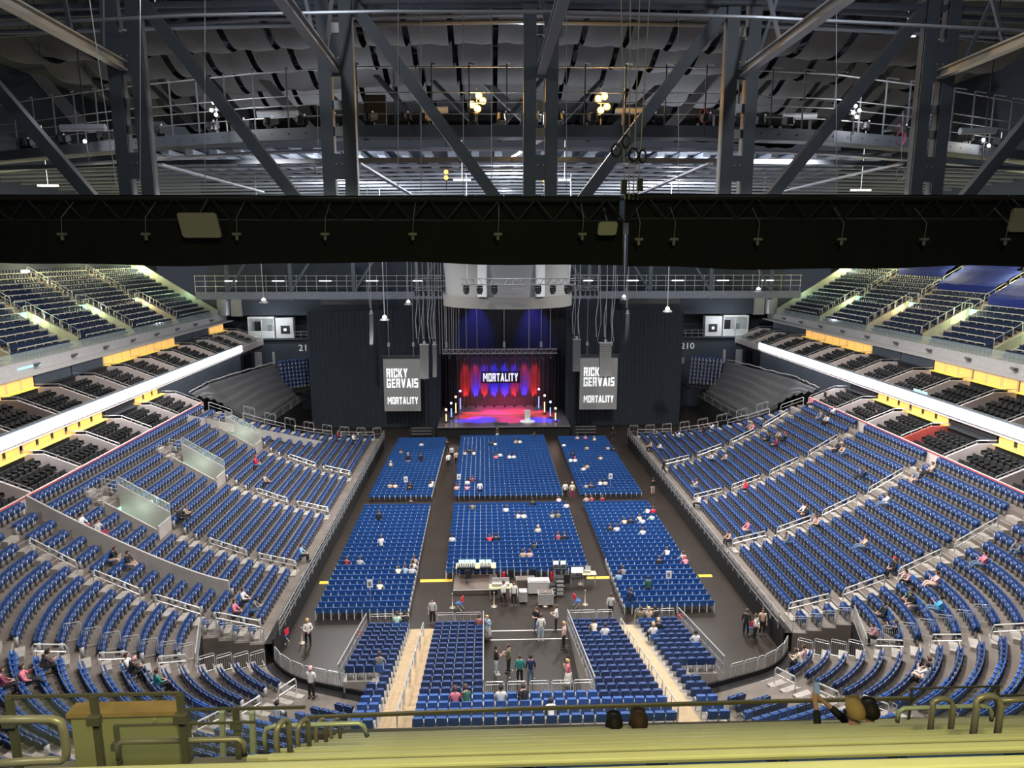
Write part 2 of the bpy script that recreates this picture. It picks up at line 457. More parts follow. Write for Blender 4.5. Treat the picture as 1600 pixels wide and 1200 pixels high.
# people seated in the tiers: pixel of the hips in the photograph, top colour, trousers, hair, pose
SIT = [(624,974,'pale green','k','b',0),(637,971,'black','k','d',1),(743,994,'patterned red','k','b',0),(597,1092,'grey','n','b',0),(704,1115,'pink','k','b',0),(722,1115,'dark green','n','b',1),
(780,1112,'white','n','d',0),(812,1114,'black','k','b',1),(858,1132,'white','k','d',3),(995,969,'olive','k','b',0),(1006,970,'beige','k','l',0),(1014,966,'black','k','d',1),(927,1002,'cream','k','d',1),(943,1004,'white','n','d',0),
(1021,1003,'white','k','l',0),(1033,1000,'black','k','l',0),(407,735,'red','n','r',0),(415,764,'beige','k','b',0),(521,683,'dark red','k','b',0),(556,695,'white','k','d',2),(288,816,'beige','k','b',1),(297,820,'black','k','d',2),
(142,846,'white','r','d',0),(152,850,'pale grey','r','b',2),(190,884,'black','p','b',1),(203,888,'black','p','b',0),(474,879,'pale blue','k','d',0),(383,954,'white','k','b',0),(391,959,'grey','n','d',1),(370,977,'pink','k','b',0),
(203,1052,'white','k','b',2),(214,1064,'black','k','p',1),(72,1056,'dark brown','k','d',1),(30,1082,'maroon','k','b',0),(42,1084,'pink','k','b',2),(263,1078,'teal','k','b',0),(423,1128,'white','k','d',0),
(1139,643,'black','k','d',1),(1118,667,'white','k','b',2),(1104,683,'black','k','b',0),(1032,677,'grey','k','b',1),(1060,690,'white','k','d',2),(1018,706,'beige','k','b',0),(1027,708,'white','k','d',1),
(1252,635,'pink','k','d',0),(1285,663,'grey','n','b',0),(1282,669,'white','k','d',1),(1317,656,'white','k','b',2),(1203,696,'black','k','b',0),(1212,692,'beige','k','d',1),(1218,697,'black','k','r',2),(1206,704,'dark red','k','b',0),(1166,680,'pink','k','d',0),(1174,677,'beige','k','b',1),
(1298,713,'black','k','b',0),(1307,718,'beige','n','b',1),(1345,754,'navy','k','b',2),(1080,769,'beige','n','b',2),(1081,803,'white','k','d',0),(1160,836,'pink','p','d',0),(1133,874,'beige','k','b',1),(1162,770,'red','k','d',0),(1116,725,'white','k','d',1),(1125,728,'beige','k','b',0),
(1435,760,'grey','p','b',0),(1441,762,'beige','k','b',2),(1379,797,'white','n','b',2),(1250,823,'black','k','b',0),(1257,828,'pale pink','k','b',1),(1265,819,'white','k','d',0),(1237,857,'grey','n','b',1),(1352,867,'beige','n','b',2),(1572,879,'grey','n','b',1),(1523,897,'pink','n','d',2),
(1406,910,'black','k','r',0),(1417,914,'pale pink','k','d',1),(1453,925,'pale pink','p','b',2),(1422,949,'dark green','k','b',0),(1411,955,'black','p','b',1),(1462,966,'bright blue','n','d',2),(1380,975,'black','k','d',0),(1371,1012,'patterned pink','k','d',1),(1384,1005,'black','k','b',2),
(1432,1064,'grey','p','b',0),(1443,1070,'white','p','d',2),(1248,1050,'cream','k','b',1),(1258,1047,'pale pink','p','b',0),(1147,1070,'white','n','d',0)]
OCC = []
for px, py, *_ in SIT:
    x, y, (z, info) = hit(px, py)
    best = min(SEATS, key=lambda q: (q[0] - x) ** 2 + (q[1] - y) ** 2 + 4 * (q[2] - z) ** 2)
    if (best[0] - x) ** 2 + (best[1] - y) ** 2 < 6: OCC.append(best); SEATS.remove(best)
    else: OCC.append(None)
def seat_label(b, k, i):
    if b == 'mid': return 'blue tip-up seat %s from the left in the %s row behind the pit rail' % (ORD[i - 1], ORD[k - 14])
    if b in ('b1x', 'b4x'):
        return 'blue seat beside the %s pit stairs, %s row, %s of the pair' % ('left' if b == 'b1x' else 'right', ORD[k], 'left' if i == 1 else 'right')
    if isinstance(b, str):
        nm = {'b1': 'outer left pit block', 'b2': 'inner left pit block', 'b3': 'inner right pit block', 'b4': 'outer right pit block'}[b]
        return 'blue seat %s from left in %s row of %s' % (ORD[i - 1], ORD[k], nm)
    s, blk = b
    nm = {5: 'block wrapping the entrance', 6: 'block past the corner aisle', 7: 'block by the pit stairs'}.get(blk, 'side block')
    return 'blue seat %s along, %s row, %s %s' % (ORD[min(i, 30) - 1], ORD[k], SIDE[s], nm)
def size_of(x, y, z):
    px, py, c = proj((x, y, z + .6))
    if not (-10 < px < 1610 and 380 < py < 1135 + (px < 420) * 10): return 0
    return 1.0 / c
SEATS.sort(key=lambda q: -size_of(*q[:3]))
near_seats, far_seats = [q for q in SEATS[:300]], SEATS[300:]
far_seats = [q for q in far_seats if -60 < proj(q[:3])[0] < 1660 and proj(q[:3])[1] < 1250]
first = True
for x, y, z, rz, b, k, i in near_seats:
    o = seat_proto if first else dup(seat_proto, (x, y, z), rz); first = False
    o.location = (x, y, z); o.rotation_euler = (0, 0, rz)
    tag(o, seat_label(b, k, i), 'seat', 'blue seats nearest the pit')
m_seatt = M('seat_plastic_tier', (0.017, 0.050, 0.175), 0.5, noise=0.12, scale=1.5)
tag(scatter('arena_seats', seat_low, [m_seatt, m_grey], [q[:4] for q in far_seats]), 'thousands of blue tip-up seats filling the lower bowl', 'seats', kind='stuff')

# ---------------------------------------------------------------- floor chairs
m_leg = M('chair_leg_white', (0.85, 0.85, 0.83), 0.4, 0.2)
m_fseat = M('floor_chair_blue', (0.020, 0.095, 0.33), 0.55, noise=0.08, scale=2)
fb = MB(); w = .47
fr = [[(c * w, -0.20, z) for c in (-.5, -.2, .2, .5)] for z in (.50,)] + [[(c * w, -0.25 + (.0 if abs(c) < .3 else .015), z) for c, z in zip((-.5, -.2, .2, .5), (.84, .87, .87, .84))]]
bk = [[(x, y - .045, z) for x, y, z in r] for r in fr]
fb.grid(bk); fb.grid([r[::-1] for r in fr]); fb.add(fr[1] + bk[1], [(i, i + 1, 5 + i, 4 + i) for i in range(3)])
fs = MB(); fs.box((0, 0.02, 0.45), (.45, .42, .055), rx=R(4)); fs.box((0, .22, .435), (.43, .03, .04))
ff = MB()
for s in (-1, 1):
    ff.box((s * .238, -.27, .33), (.040, .045, .66)); ff.box((s * .238, .18, .22), (.028, .028, .44)); ff.box((s * .238, -.04, .42), (.026, .44, .03))
ffl = MB()
ffl.box((.238, -.27, .33), (.040, .05, .66)); ffl.box((.238, -.04, .42), (.03, .44, .03)); ffl.box((.238, .18, .22), (.028, .028, .44))
chair_proto = proto('floor_chair', [('backrest', fb, m_fseat), ('seat', fs, m_fseat), ('leg_frame', ff, m_leg)])
CH = []
def floor_block(nm, xa, xb, ya, yb, skew0=0.0):
    rows = int((yb - ya) / .80)
    for r in range(rows):
        y = ya + .8 * r + .3
        f = r / rows
        l = xa + skew0 * f if nm in ('fl',) else xa
        rr = xb - (0.0 if nm != 'fr' else 0.0)
        n = int((rr - l) / .5)
        for i in range(n): CH.append((l + .25 + .5 * i, y, 0.0, 0.0, nm, r, i + 1))
floor_block('rl', -13.75, -7.5, 43.0, 63.4)
floor_block('rr', 6.45, 12.95, 43.0, 63.4)
floor_block('rm', -5.6, 4.95, 48.6, 63.4)
floor_block('fl', -13.8, -7.4, 65.2, 87.2, 0.4)
floor_block('fr', 6.5, 12.7, 65.2, 87.0)
floor_block('fm', -5.7, 4.9, 65.2, 87.8)
CH.sort(key=lambda q: q[1])
NM = {'rl': 'left rear floor block', 'rr': 'right rear floor block', 'rm': 'middle rear floor block', 'fl': 'left front floor block', 'fr': 'right front floor block', 'fm': 'middle front floor block'}
for j, (x, y, z, rz, nm, r, i) in enumerate(CH[:300]):
    o = chair_proto if j == 0 else dup(chair_proto, (x, y, z))
    o.location = (x, y, z)
    tag(o, 'blue floor chair %s from left in %s row of the %s' % (ORD[i - 1], 'back' if r == 0 else ORD[r] + ' last', NM[nm]), 'chair', 'blue floor chairs nearest the mixing desk')
fl_low = merge([(fb, 0), (fs, 0), (ffl, 1)])
tag(scatter('floor_chairs', fl_low, [m_fseat, m_grey], [(q[0], q[1], 0, 0) for q in CH[300:]]), 'hundreds of blue floor chairs in blocks before the stage', 'chairs', kind='stuff')

# ---------------------------------------------------------------- handrails and barriers
def handrail_mesh(L, rise, h=0.95):
    m = MB()
    a, b = (0, 0, 0), (0, L, rise)
    def up(p, z): return (p[0], p[1], p[2] + z)
    m.tube([a, up(a, h * .8), (0, .08, h + rise * .08 / L * 1), (0, L - .08, h + rise * (L - .08) / L), up(b, h * .85), b], 0.038, 6)
    m.tube([(0, .02, h * .62), (0, L - .02, h * .62 + rise)], 0.026, 5)
    m.tube([(0, L * .5, rise * .5 + h * .62), (0, L * .5, h + rise * .5)], 0.02, 4)
    return m
for s in (1, -1):
    for ai, (kind, tc) in enumerate([('m', t) for t in AISLES[s]] + [('e', 0)] + [('d', t) for t in CAISLE]):
        n = 0
        tc0 = tc
        for k0 in ((0, 4, 8, 12) if kind == 'm' else (0, 2.5, 5, 7.5, 10, 12.5, 15) if kind == 'e' else (4, 7, 10, 13) if tc > -40 else (0, 3, 6, 9)):
            ka, kb = int(k0), int(k0) + (3 if kind == 'm' else 2 if kind == 'e' else 1.6)
            if kind == 'm' and any(abs(tc - v) < .1 for v in VOMS[s]) and kb > 10.5: continue
            Ra, Rb = row_R(ka) + .45, row_R(kb) + .45
            xa, ya, nn = bowl(s, Ra, tc if kind != 'e' else tmax(ka) - .5); xb, yb, _ = bowl(s, Rb, tc if kind != 'e' else tmax(kb) - .5)
            if yb < 26: continue
            L = math.hypot(xb - xa, yb - ya); rise = (row_z(int(kb)) - row_z(ka)) * (L / (DR * (int(kb) - ka)) if int(kb) > ka else 1)
            rise = row_z(int(kb)) - row_z(ka)
            o = handrail_mesh(L, rise).build('handrail', m_rail)
            o.location = (xa, ya, row_z(ka)); o.rotation_euler = (0, 0, math.atan2(-(xb - xa), yb - ya))
            nm = ['nearest', 'second nearest', 'middle', 'second farthest', 'farthest'][ai] + ' side aisle' if kind in 'me' else ('upper corner aisle' if tc > -40 else 'lower corner aisle')
            tag(o, 'grey tube handrail, %s from the front, %s of the %s tier' % (ORD[n], nm, SIDE[s]), 'handrail', 'handrails on the aisles of the lower bowl'); n += 1

def panel_mesh(L, h=1.05, bars=8, rise=0.0, rad=0.022):
    m = MB()
    m.tube([(0, 0, 0), (0, 0, h - .08), (.06, 0, h + rise * .06 / L), (L - .06, 0, h + rise * (1 - .06 / L)), (L, 0, h - .08 + rise), (L, 0, rise)], rad, 5)
    m.tube([(0, 0, .12), (L, 0, .12 + rise)], .014, 4); m.tube([(0, 0, h - .14), (L, 0, h - .14 + rise)], .014, 4)
    for i in range(1, bars): m.bar((L * i / bars, 0, .12 + rise * i / bars), (L * i / bars, 0, h - .14 + rise * i / bars), .014)
    return m
def panel(p, q, label, group, name='crowd_barrier', h=1.05, bars=8, mat=None):
    p = Vector(p); q = Vector(q); d = q - p; L = math.hypot(d.x, d.y)
    o = panel_mesh(L - .06, h, bars, d.z).build(name, mat or m_rail); o.location = p; o.rotation_euler = (0, 0, math.atan2(d.y, d.x))
    return tag(o, label, 'railing', group)
for s in (1, -1):
    # along the corner between the entrance and the pit block
    arc = [bowl(s, 5.0, t) for t in (-31, -42, -53, -64, -70)] + [bowl(s, 5.0, -TAIL - d) for d in (.9, 1.8)]
    for i in range(len(arc) - 1):
        a, b = arc[i], arc[i + 1]
        panel((a[0], a[1], 1.3), (b[0], b[1], 1.3), 'grey barred barrier on the %s corner front, %s from the entrance' % (SIDE[s], ORD[i]), 'barriers along the front of the corners')
    for j, te in enumerate((VOID[0] - 1, )):
        for k in range(0, 4):
            a, b = bowl(s, row_R(k) + .02, te), bowl(s, row_R(k + 1), te)
            panel((a[0], a[1], row_z(k)), (b[0], b[1], row_z(k)), 'barred railing on near side of the %s corner entrance, %s up' % (SIDE[s], ORD[k]), 'railings round the corner entrances')
    for k in range(0, 4):
        a, b = bowl(s, row_R(k) + .02, VOID[1] + .6), bowl(s, row_R(k + 1), VOID[1] + .6)
        panel((a[0], a[1], row_z(k)), (b[0], b[1], row_z(k)), 'stepped barred railing on far side of the %s corner entrance, %s up' % (SIDE[s], ORD[k]), 'railings round the corner entrances')
    a, b = bowl(s, row_R(4) + .05, VOID[0]), bowl(s, row_R(4) + .05, VOID[1])
    panel((a[0], a[1], row_z(4)), (b[0], b[1], row_z(4)), 'long barred railing above the back of the %s corner entrance' % SIDE[s], 'railings round the corner entrances', bars=22)
    for k in range(4, 11):
        a, b = bowl(s, row_R(k) + .02, -24.5 + .35 * k), bowl(s, row_R(k + 1), -24.5 + .35 * (k + 1))
        panel((a[0], a[1], row_z(k)), (b[0], b[1], row_z(k)), 'short barred railing ending row %s of the %s corner' % (ORD[k], SIDE[s]), 'railings ending the corner rows')
    # side front rail: posts, top rail and mesh infill between aisles
    ed = [0] + AISLES[s] + [LC]
    ed = [0.0] + sorted(AISLES[s]) + [LC]
    for i in range(len(ed) - 1):
        ya, yb = CY0 + ed[i] + .05, CY0 + ed[i + 1] - .05
        if yb - ya < .5: continue
        m = MB(); x = s * 14.85
        for z in (.35, .68, 1.0): m.bar((x, ya, 1.3 + z), (x, yb, 1.3 + z), .035)
        n = int((yb - ya) / 1.2) + 1
        for q in range(n + 1): yy = ya + (yb - ya) * q / n; m.bar((x, yy, 1.3), (x, yy, 2.3), .05)
        for q in range(int((yb - ya) / .3)): m.bar((x, ya + .3 * q, 1.35), (x, ya + .3 * q, 2.3), .012)
        tag(m.build('front_railing', m_grey), 'long grey railing on the %s side wall, %s stretch from the near end' % (SIDE[s], ORD[i]), 'railing', 'railings on the side walls')
# rails round the pit blocks
yp = pit_y(0) + .5
for nm, (xa, xb) in BK.items():
    full = {'b1': 'outer left', 'b2': 'inner left', 'b3': 'inner right', 'b4': 'outer right'}[nm]
    mid = xa + (xb - xa) * (.62 if nm in ('b1', 'b2') else .62)
    if nm == 'b2': mid = xa + 1.1
    panel((xa, yp, .25), (mid, yp, .25), 'barred railing across the front of the %s pit block, left panel' % full, 'railings at the front of the pit blocks', bars=16)
    panel((mid + .03, yp, .25), (xb, yp, .25), 'barred railing across the front of the %s pit block, right panel' % full, 'railings at the front of the pit blocks', bars=10)
for x, n0, n1, lab in ((-10.15, 0, 10, 'outer edge of the left pit blocks'), (-2.85, 0, 13, 'left edge of the dark pit'), (2.45, 0, 13, 'right edge of the dark pit'), (9.5, 0, 10, 'outer edge of the right pit blocks')):
    m = MB(); A = Vector((x, yp, .3)); B = Vector((x, pit_y(n1) , pit_z(n1)))
    for z in (1.05, .6, .1): m.bar(A + Vector((0, 0, z)), B + Vector((0, 0, z)), .055 if z > 1 else .03)
    n = 44
    for i in range(n + 1):
        p = A.lerp(B, i / n); m.bar(p, p + Vector((0, 0, 1.05)), .05 if i % 6 == 0 else .018)
    m2 = MB()
    tag(m.build('sloping_railing', m_grey), 'sloping grey railing along the ' + lab, 'railing', 'sloping railings beside the pit blocks')
xs = np.linspace(-2.8, 2.4, 6); ye, ze = pit_y(13) - .25, pit_z(13)
for i in range(5):
    panel((xs[i] + .04, ye, ze), (xs[i + 1] - .04, ye, ze), 'barred barrier closing the near end of the pit, %s from the left' % ORD[i], 'barriers closing the pit', h=1.1, bars=9)
for j, (x, lab) in enumerate(((-6.5, 'left'), (5.55, 'right'))):
    for i in range(5):
        ya, yb = 39.9 - 2.65 * i, 39.9 - 2.65 * i - 2.1
        ka, kb = (40.75 - ya) / .8, (40.75 - yb) / .8
        o = handrail_mesh(2.1, .185 * (kb - ka), .95).build('stair_handrail', m_rail)
        o.location = (x, ya, pit_z(ka) + .05); o.rotation_euler = (0, 0, PI)
        tag(o, 'pale handrail on the %s tan pit stairs, %s from the front' % (lab, ORD[i]), 'handrail', 'handrails on the pit stairs')
# left tier: white parapet and the three raised entrances
m = MB()
xa, xb = -(CX + row_R(4)), -(CX + row_R(18))
for k in range(4, 18):
    x0, x1 = -(CX + row_R(k)), -(CX + row_R(k + 1)); z = row_z(k)
    zt = lambda xx: row_z(4) + 1.0 + (row_z(17) - row_z(4) + .1) * (((-xx - CX - row_R(4)) / (row_R(18) - row_R(4))) ** 1.25)
    m.prism([(x0, z - .3), (x1, z - .3), (x1, zt(x1)), (x0, zt(x0))], 1, 42.3, 42.44)
struct(m.build('trim_parapet', m_concl), 'white parapet wall climbing the left lower tier')
m_glass = glass_mat('balustrade_glass', (0.62, 0.72, 0.68), 0.22)
for i, v in enumerate(VOMS[-1]):
    y = CY0 + v; e = empty('stairwell', (-(CX + row_R(11)), y, row_z(11)))
    w = MB(); L = 4 * DR; h = row_z(15) - row_z(11)
    for sy in (-1, 1):
        w.prism([(0, -.4), (-L, -.4), (-L, h + 1.0), (0, .9)] if sy > 0 else [(0, -.4), (-L, -.4), (-L, h + .35), (0, .35)], 1, sy * .95 - .06, sy * .95 + .06)
    w.box((-.03, 0, .1), (.1, 1.9, 1.0))
    wo = w.build('side_wall', m_concl, e)
    g = MB(); g.prism([(0.0, .92), (-L, h + 1.0), (-L, h + 1.55), (0, 1.5)], 1, .94, .96); g.build('glass_panel', m_glass, e)
    g = MB(); g.bar((0, .95, 1.5), (-L, .95, h + 1.55), .05)
    for q in range(5): g.bar((-L * q / 4, .95, .9), (-L * q / 4, .95, 1.5 + h * q / 4), .04)
    g.build('handrail', m_rail, e)
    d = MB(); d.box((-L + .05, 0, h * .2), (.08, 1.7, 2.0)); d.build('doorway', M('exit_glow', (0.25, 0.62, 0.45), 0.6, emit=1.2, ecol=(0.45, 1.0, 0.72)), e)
    gt = MB()
    for sy in (-1, 1):
        for zz in (.3, .6, .9, 1.2): gt.bar((-L - .1, sy * 1.0, h + zz), (-L - 1.1, sy * 1.0, h + zz + .2), .035)
        for xx in (-.1, -1.1): gt.bar((-L + xx, sy * 1.0, h), (-L + xx, sy * 1.0, h + 1.35), .045)
    gt.build('gate_rails', m_rail, e)
    tag(e, 'white walled stair entrance in the left lower tier, %s from the near end' % ORD[i], 'entrance', 'raised entrances in the left lower tier')
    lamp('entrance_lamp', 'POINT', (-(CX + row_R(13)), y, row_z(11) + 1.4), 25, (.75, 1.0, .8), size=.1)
for s, x in ((-1, -14.2), (1, 14.2)):
    pass
# yellow cable ramps on the aisles
m_yel = M('cable_ramp_yellow', (0.80, 0.50, 0.04), 0.5)
for i, (xa, xb, lab) in enumerate(((-14.7, -13.9, 'between left wall and floor chairs'), (-7.45, -5.1, 'across the left floor aisle'), (4.7, 6.4, 'across the right floor aisle'), (13.0, 14.0, 'between floor chairs and right wall'))):
    m = MB(); m.prism([(48.2, 0), (48.62, 0), (48.5, .05), (48.32, .05)], 0, xa, xb)
    tag(m.build('cable_ramp', m_yel), 'yellow cable ramp ' + lab, 'cable ramp', 'yellow cable ramps')
m_tape = M('white_tape', (0.7, 0.68, 0.64), 0.6)
for i, y in enumerate((41.2, 40.15)):
    m = MB(); m.box((-.2, y, .012), (5.2, .07, .02)); tag(m.build('floor_strip', m_tape), 'white strip across the floor before the pit, %s one' % ('farther', 'nearer')[i], 'strip')

# ---------------------------------------------------------------- the boxes (two levels), light ribbons and upper tiers
m_led = M('led_ribbon', (0.9, 0.93, 1.0), 0.5, emit=9.0, ecol=(0.93, 0.96, 1.0))
m_suiteblk = M('suite_chair_black', (0.012, 0.012, 0.013), 0.6)
m_warm = M('warm_window', (0.9, 0.55, 0.16), 0.5, emit=.62, ecol=(1.0, 0.52, 0.14))
m_warm2 = M('lit_wall', (0.75, 0.55, 0.28), 0.5, emit=0.22, ecol=(1.0, 0.66, 0.30))  # glow imitates room light falling on the box back walls
m_count = M('yellow_counter_lit', (0.85, 0.66, 0.10), 0.4, emit=0.35, ecol=(1.0, .75, .15))  # yellow top with the light of the lit box added as glow
m_carp = M('box_carpet', (0.035, 0.03, 0.032), 0.9)
m_redw = M('red_strip', (0.62, 0.10, 0.08), 0.5)
m_red = M('red_carpet', (0.45, 0.015, 0.04), 0.8)
m_pink = M('box_wall_pale', (0.66, 0.58, 0.57), 0.6)
tub = MB()
tub.box((0, 0, .42), (.50, .46, .12)); tub.box((0, -.22, .62), (.50, .07, .46), rx=R(8))
tub.box((-.25, -.02, .52), (.06, .42, .24)); tub.box((.25, -.02, .52), (.06, .42, .24)); tub.box((0, 0, .2), (.12, .12, .36))
SUITE = []
def box_level(s, xf, z0, nrows, dx, dz, xb, zc, ya, yb, step, lvl):
    fl = MB(); wl = MB()
    n = int((yb - ya) / step)
    for r in range(nrows):
        x0 = xf + dx * r; z = z0 + dz * r
        xe = x0 + dx if r < nrows - 1 else xb
        fl.box((s * (x0 + xe) / 2, (ya + yb) / 2, z - .2), (xe - x0, yb - ya, .4))
    struct(fl.build('floor_boxes', m_carp), 'dark stepped floor of the %s boxes' % lvl)
    wl.box((s * (xf - .08), (ya + yb) / 2, z0 + (.1 if lvl == 'lower' else .45)), (.16, yb - ya, 1.5 if lvl == 'lower' else .8))
    struct(wl.build('wall_box_front', m_pink), 'pale front wall of the %s boxes' % lvl)
    if lvl == 'lower':
        m = MB(); m.box((s * (xf - .17), (ya + yb) / 2, z0 + .80), (.04, yb - ya, .10)); struct(m.build('trim_box_front', m_redw), 'thin red strip on the box front')
    else:
        m = MB(); m.box((s * xf, (ya + yb) / 2, z0 + 1.05), (.03, yb - ya, .5)); struct(m.build('trim_box_glass', m_glass))
    zr = z0 + dz * (nrows - 1)
    for i in range(n + 1):
        y = ya + i * step
        m = MB(); xm = xf + dx * (nrows - .6)
        m.prism([(s * xf, z0 - .3), (s * xm, zr - .3), (s * xb, zr - .3), (s * xb, zr + .9), (s * xm, zr + .9), (s * xf, z0 + .75)], 1, y - .08, y + .08)
        rr = MB(); rr.tube([(s * xf, y, z0 + 1.0), (s * xm, y, zr + 1.15), (s * xb, y, zr + 1.15)], .03, 5)
        for q in range(4):
            f = q / 3; rr.bar((s * (xf + (xm - xf) * f), y, z0 + .7 + (zr - z0) * f), (s * (xf + (xm - xf) * f), y, z0 + 1.02 + (zr + .13 - z0) * f), .03)
        o = m.build('box_partition', m_redw if (s == 1 and lvl == 'lower' and i in (3,)) else m_pink); rr.build('handrail', m_rail, o)
        tag(o, 'low sloping partition between %s boxes on the %s, %s from the near end' % (lvl, SIDE[s], ORD[i]), 'partition', 'partitions between the boxes')
        if i < n:
            yc = y + step / 2
            for r in range(nrows):
                for q in range(int((step - 1.0) / .62)):
                    SUITE.append((s * (xf + dx * r + .45), y + .7 + .62 * q, z0 + dz * r, s * PI / 2, s, lvl, i, r, q))
            # back: counter, window and lit room
            warm = (not (s == 1 and lvl == 'lower' and i == 2)) and ((i * 7 + (s > 0) * 3 + (lvl == 'upper') * 5) % 5 not in ((3, 1) if lvl == 'upper' else (3,)))
            e = empty('box_bar', (s * xb, yc, zr))
            mm = MB(); mm.box((s * .1, 0, (zc - zr) / 2), (.1, step - .2, zc - zr)); mm.build('back_wall', m_warm2 if warm else m_wall, e)
            if warm:
                mm = MB()
                for q in range(3): mm.box((s * .02, -step / 2 + step * (q + .5) / 3, (zc - zr) / 2 + .1), (.06, step / 3 - .35, (zc - zr) - .7))
                mm.build('lit_window', m_warm, e)
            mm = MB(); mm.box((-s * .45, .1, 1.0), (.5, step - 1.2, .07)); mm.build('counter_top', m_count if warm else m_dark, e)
            mm = MB(); mm.box((-s * .4, .1, .5), (.3, step - 1.4, .95)); mm.build('counter_front', m_dark, e)
            tag(e, '%s back of the %s box on the %s, %s from the near end' % ('warmly lit' if warm else 'unlit dark', lvl, SIDE[s], ORD[i]), 'box bar', 'backs of the boxes')
for s in (1, -1):
    ya = 38.0
    box_level(s, 30.98, 7.95, 3, 1.0, .42, 34.9, 10.55, 38.2, 70.7, 5.4, 'lower')
    box_level(s, 34.9, 10.3, 4, 1.0, .40, 40.3, 13.5, 43.5, 104, 5.5, 'upper')
    m = MB(); m.box((s * 34.9, 82, 5.2), (.2, 24, 10.6)); struct(m.build('wall_below_ribbon_' + SIDE[s], m_wall))
    m = MB(); m.box((s * 34.62, 69, 11.05), (.14, 50.5, .78))
    for q in range(1, 10): m.box((s * 34.66, 43.75 + 5.05 * q, 11.05), (.12, .06, .82))
    tag(m.build('light_ribbon', m_led), 'long glowing white light ribbon along the %s boxes' % SIDE[s], 'light ribbon')
    m = MB(); m.box((s * 34.78, 69, 11.05), (.16, 51.5, 1.0)); struct(m.build('trim_ribbon_back', m_wall))
    m = MB(); m.box((s * 41.2, 80, 13.45), (1.9, 56, .12))
    struct(m.build('trim_box_soffit', m_wallp))
    f = MB(); f.box((s * 42.0, 82, 13.85), (.25, 56, .95)); struct(f.build('trim_fascia', m_wallp), 'pale fascia below the %s upper tier' % SIDE[s])
    g = MB(); g.box((s * 41.95, 82, 14.75), (.03, 56, .8)); struct(g.build('trim_tier_glass', m_glass))
    for q in range(9):
        y = 57 + 5.8 * q
        m = MB(); m.box((s * 41.78, y, 13.85), (.16, .5, .26)); m.tube([(s * 41.6, y - .2, 13.9), (s * 41.6, y + .25, 13.95)], .12, 8)
        tag(m.build('fascia_spotlight', m_raild), 'small spotlight on the %s fascia, %s from the near end' % (SIDE[s], ORD[q]), 'spotlight', 'spotlights on the upper fascias')
order = sorted(SUITE, key=lambda q: -(1 / proj(q[:3])[2] if -10 < proj(q[:3])[0] < 1610 else 0))
tubmesh = tub.mesh('box_chair', m_suiteblk)
for x, y, z, rz, s, lvl, i, r, q in order[:300]:
    o = link('box_chair', tubmesh); o.location = (x, y, z); o.rotation_euler = (0, 0, rz)
    tag(o, 'black tub chair %s in %s row, %s %s box, %s from near end' % (ORD[q], ORD[r], SIDE[s], lvl, ORD[i]), 'chair', 'black chairs in the boxes')
tag(scatter('box_chairs', tub, [m_suiteblk], [q[:4] for q in order[300:]]), 'more black tub chairs in the farther boxes', 'chairs', kind='stuff')

# upper tiers
COVERS = ((83.2, 93, 12, 13.9), (71.8, 81.4, 9.5, 12.6), (60, 70.6, 7.6, 11.4), (73, 81.5, 13, 14))
def covered(s, k, y): return s == 1 and any(a - .1 <= y <= b + .1 and ka - .2 <= k <= kb for a, b, ka, kb in COVERS)
UX, UZ, UDX, UDZ, UN = 42.2, 14.15, 0.82, 0.50, 14
UA = [60.5, 71.3, 82.0, 94.0]
def uz(k): return UZ + UDZ * k
m_seatu = M('seat_upper_navy', (0.009, 0.020, 0.060), 0.5)
m_urail = M('upper_rail_pale', (.75, .74, .66), .35, .3)
m_ucon = M('upper_concrete', (0.34, 0.31, 0.25), 0.8, noise=.15, scale=.6)
ub = MB(); w = .46
ub.cm = 0; ub.box((0, -.2, .70), (w, .06, .56), rx=R(8)); ub.box((0, -.04, .50), (w * .95, .32, .12), rx=R(25))
ub.cm = 1; ub.box((.235, -.15, .3), (.03, .2, .6)); ub.cm = 0
UP_ = []
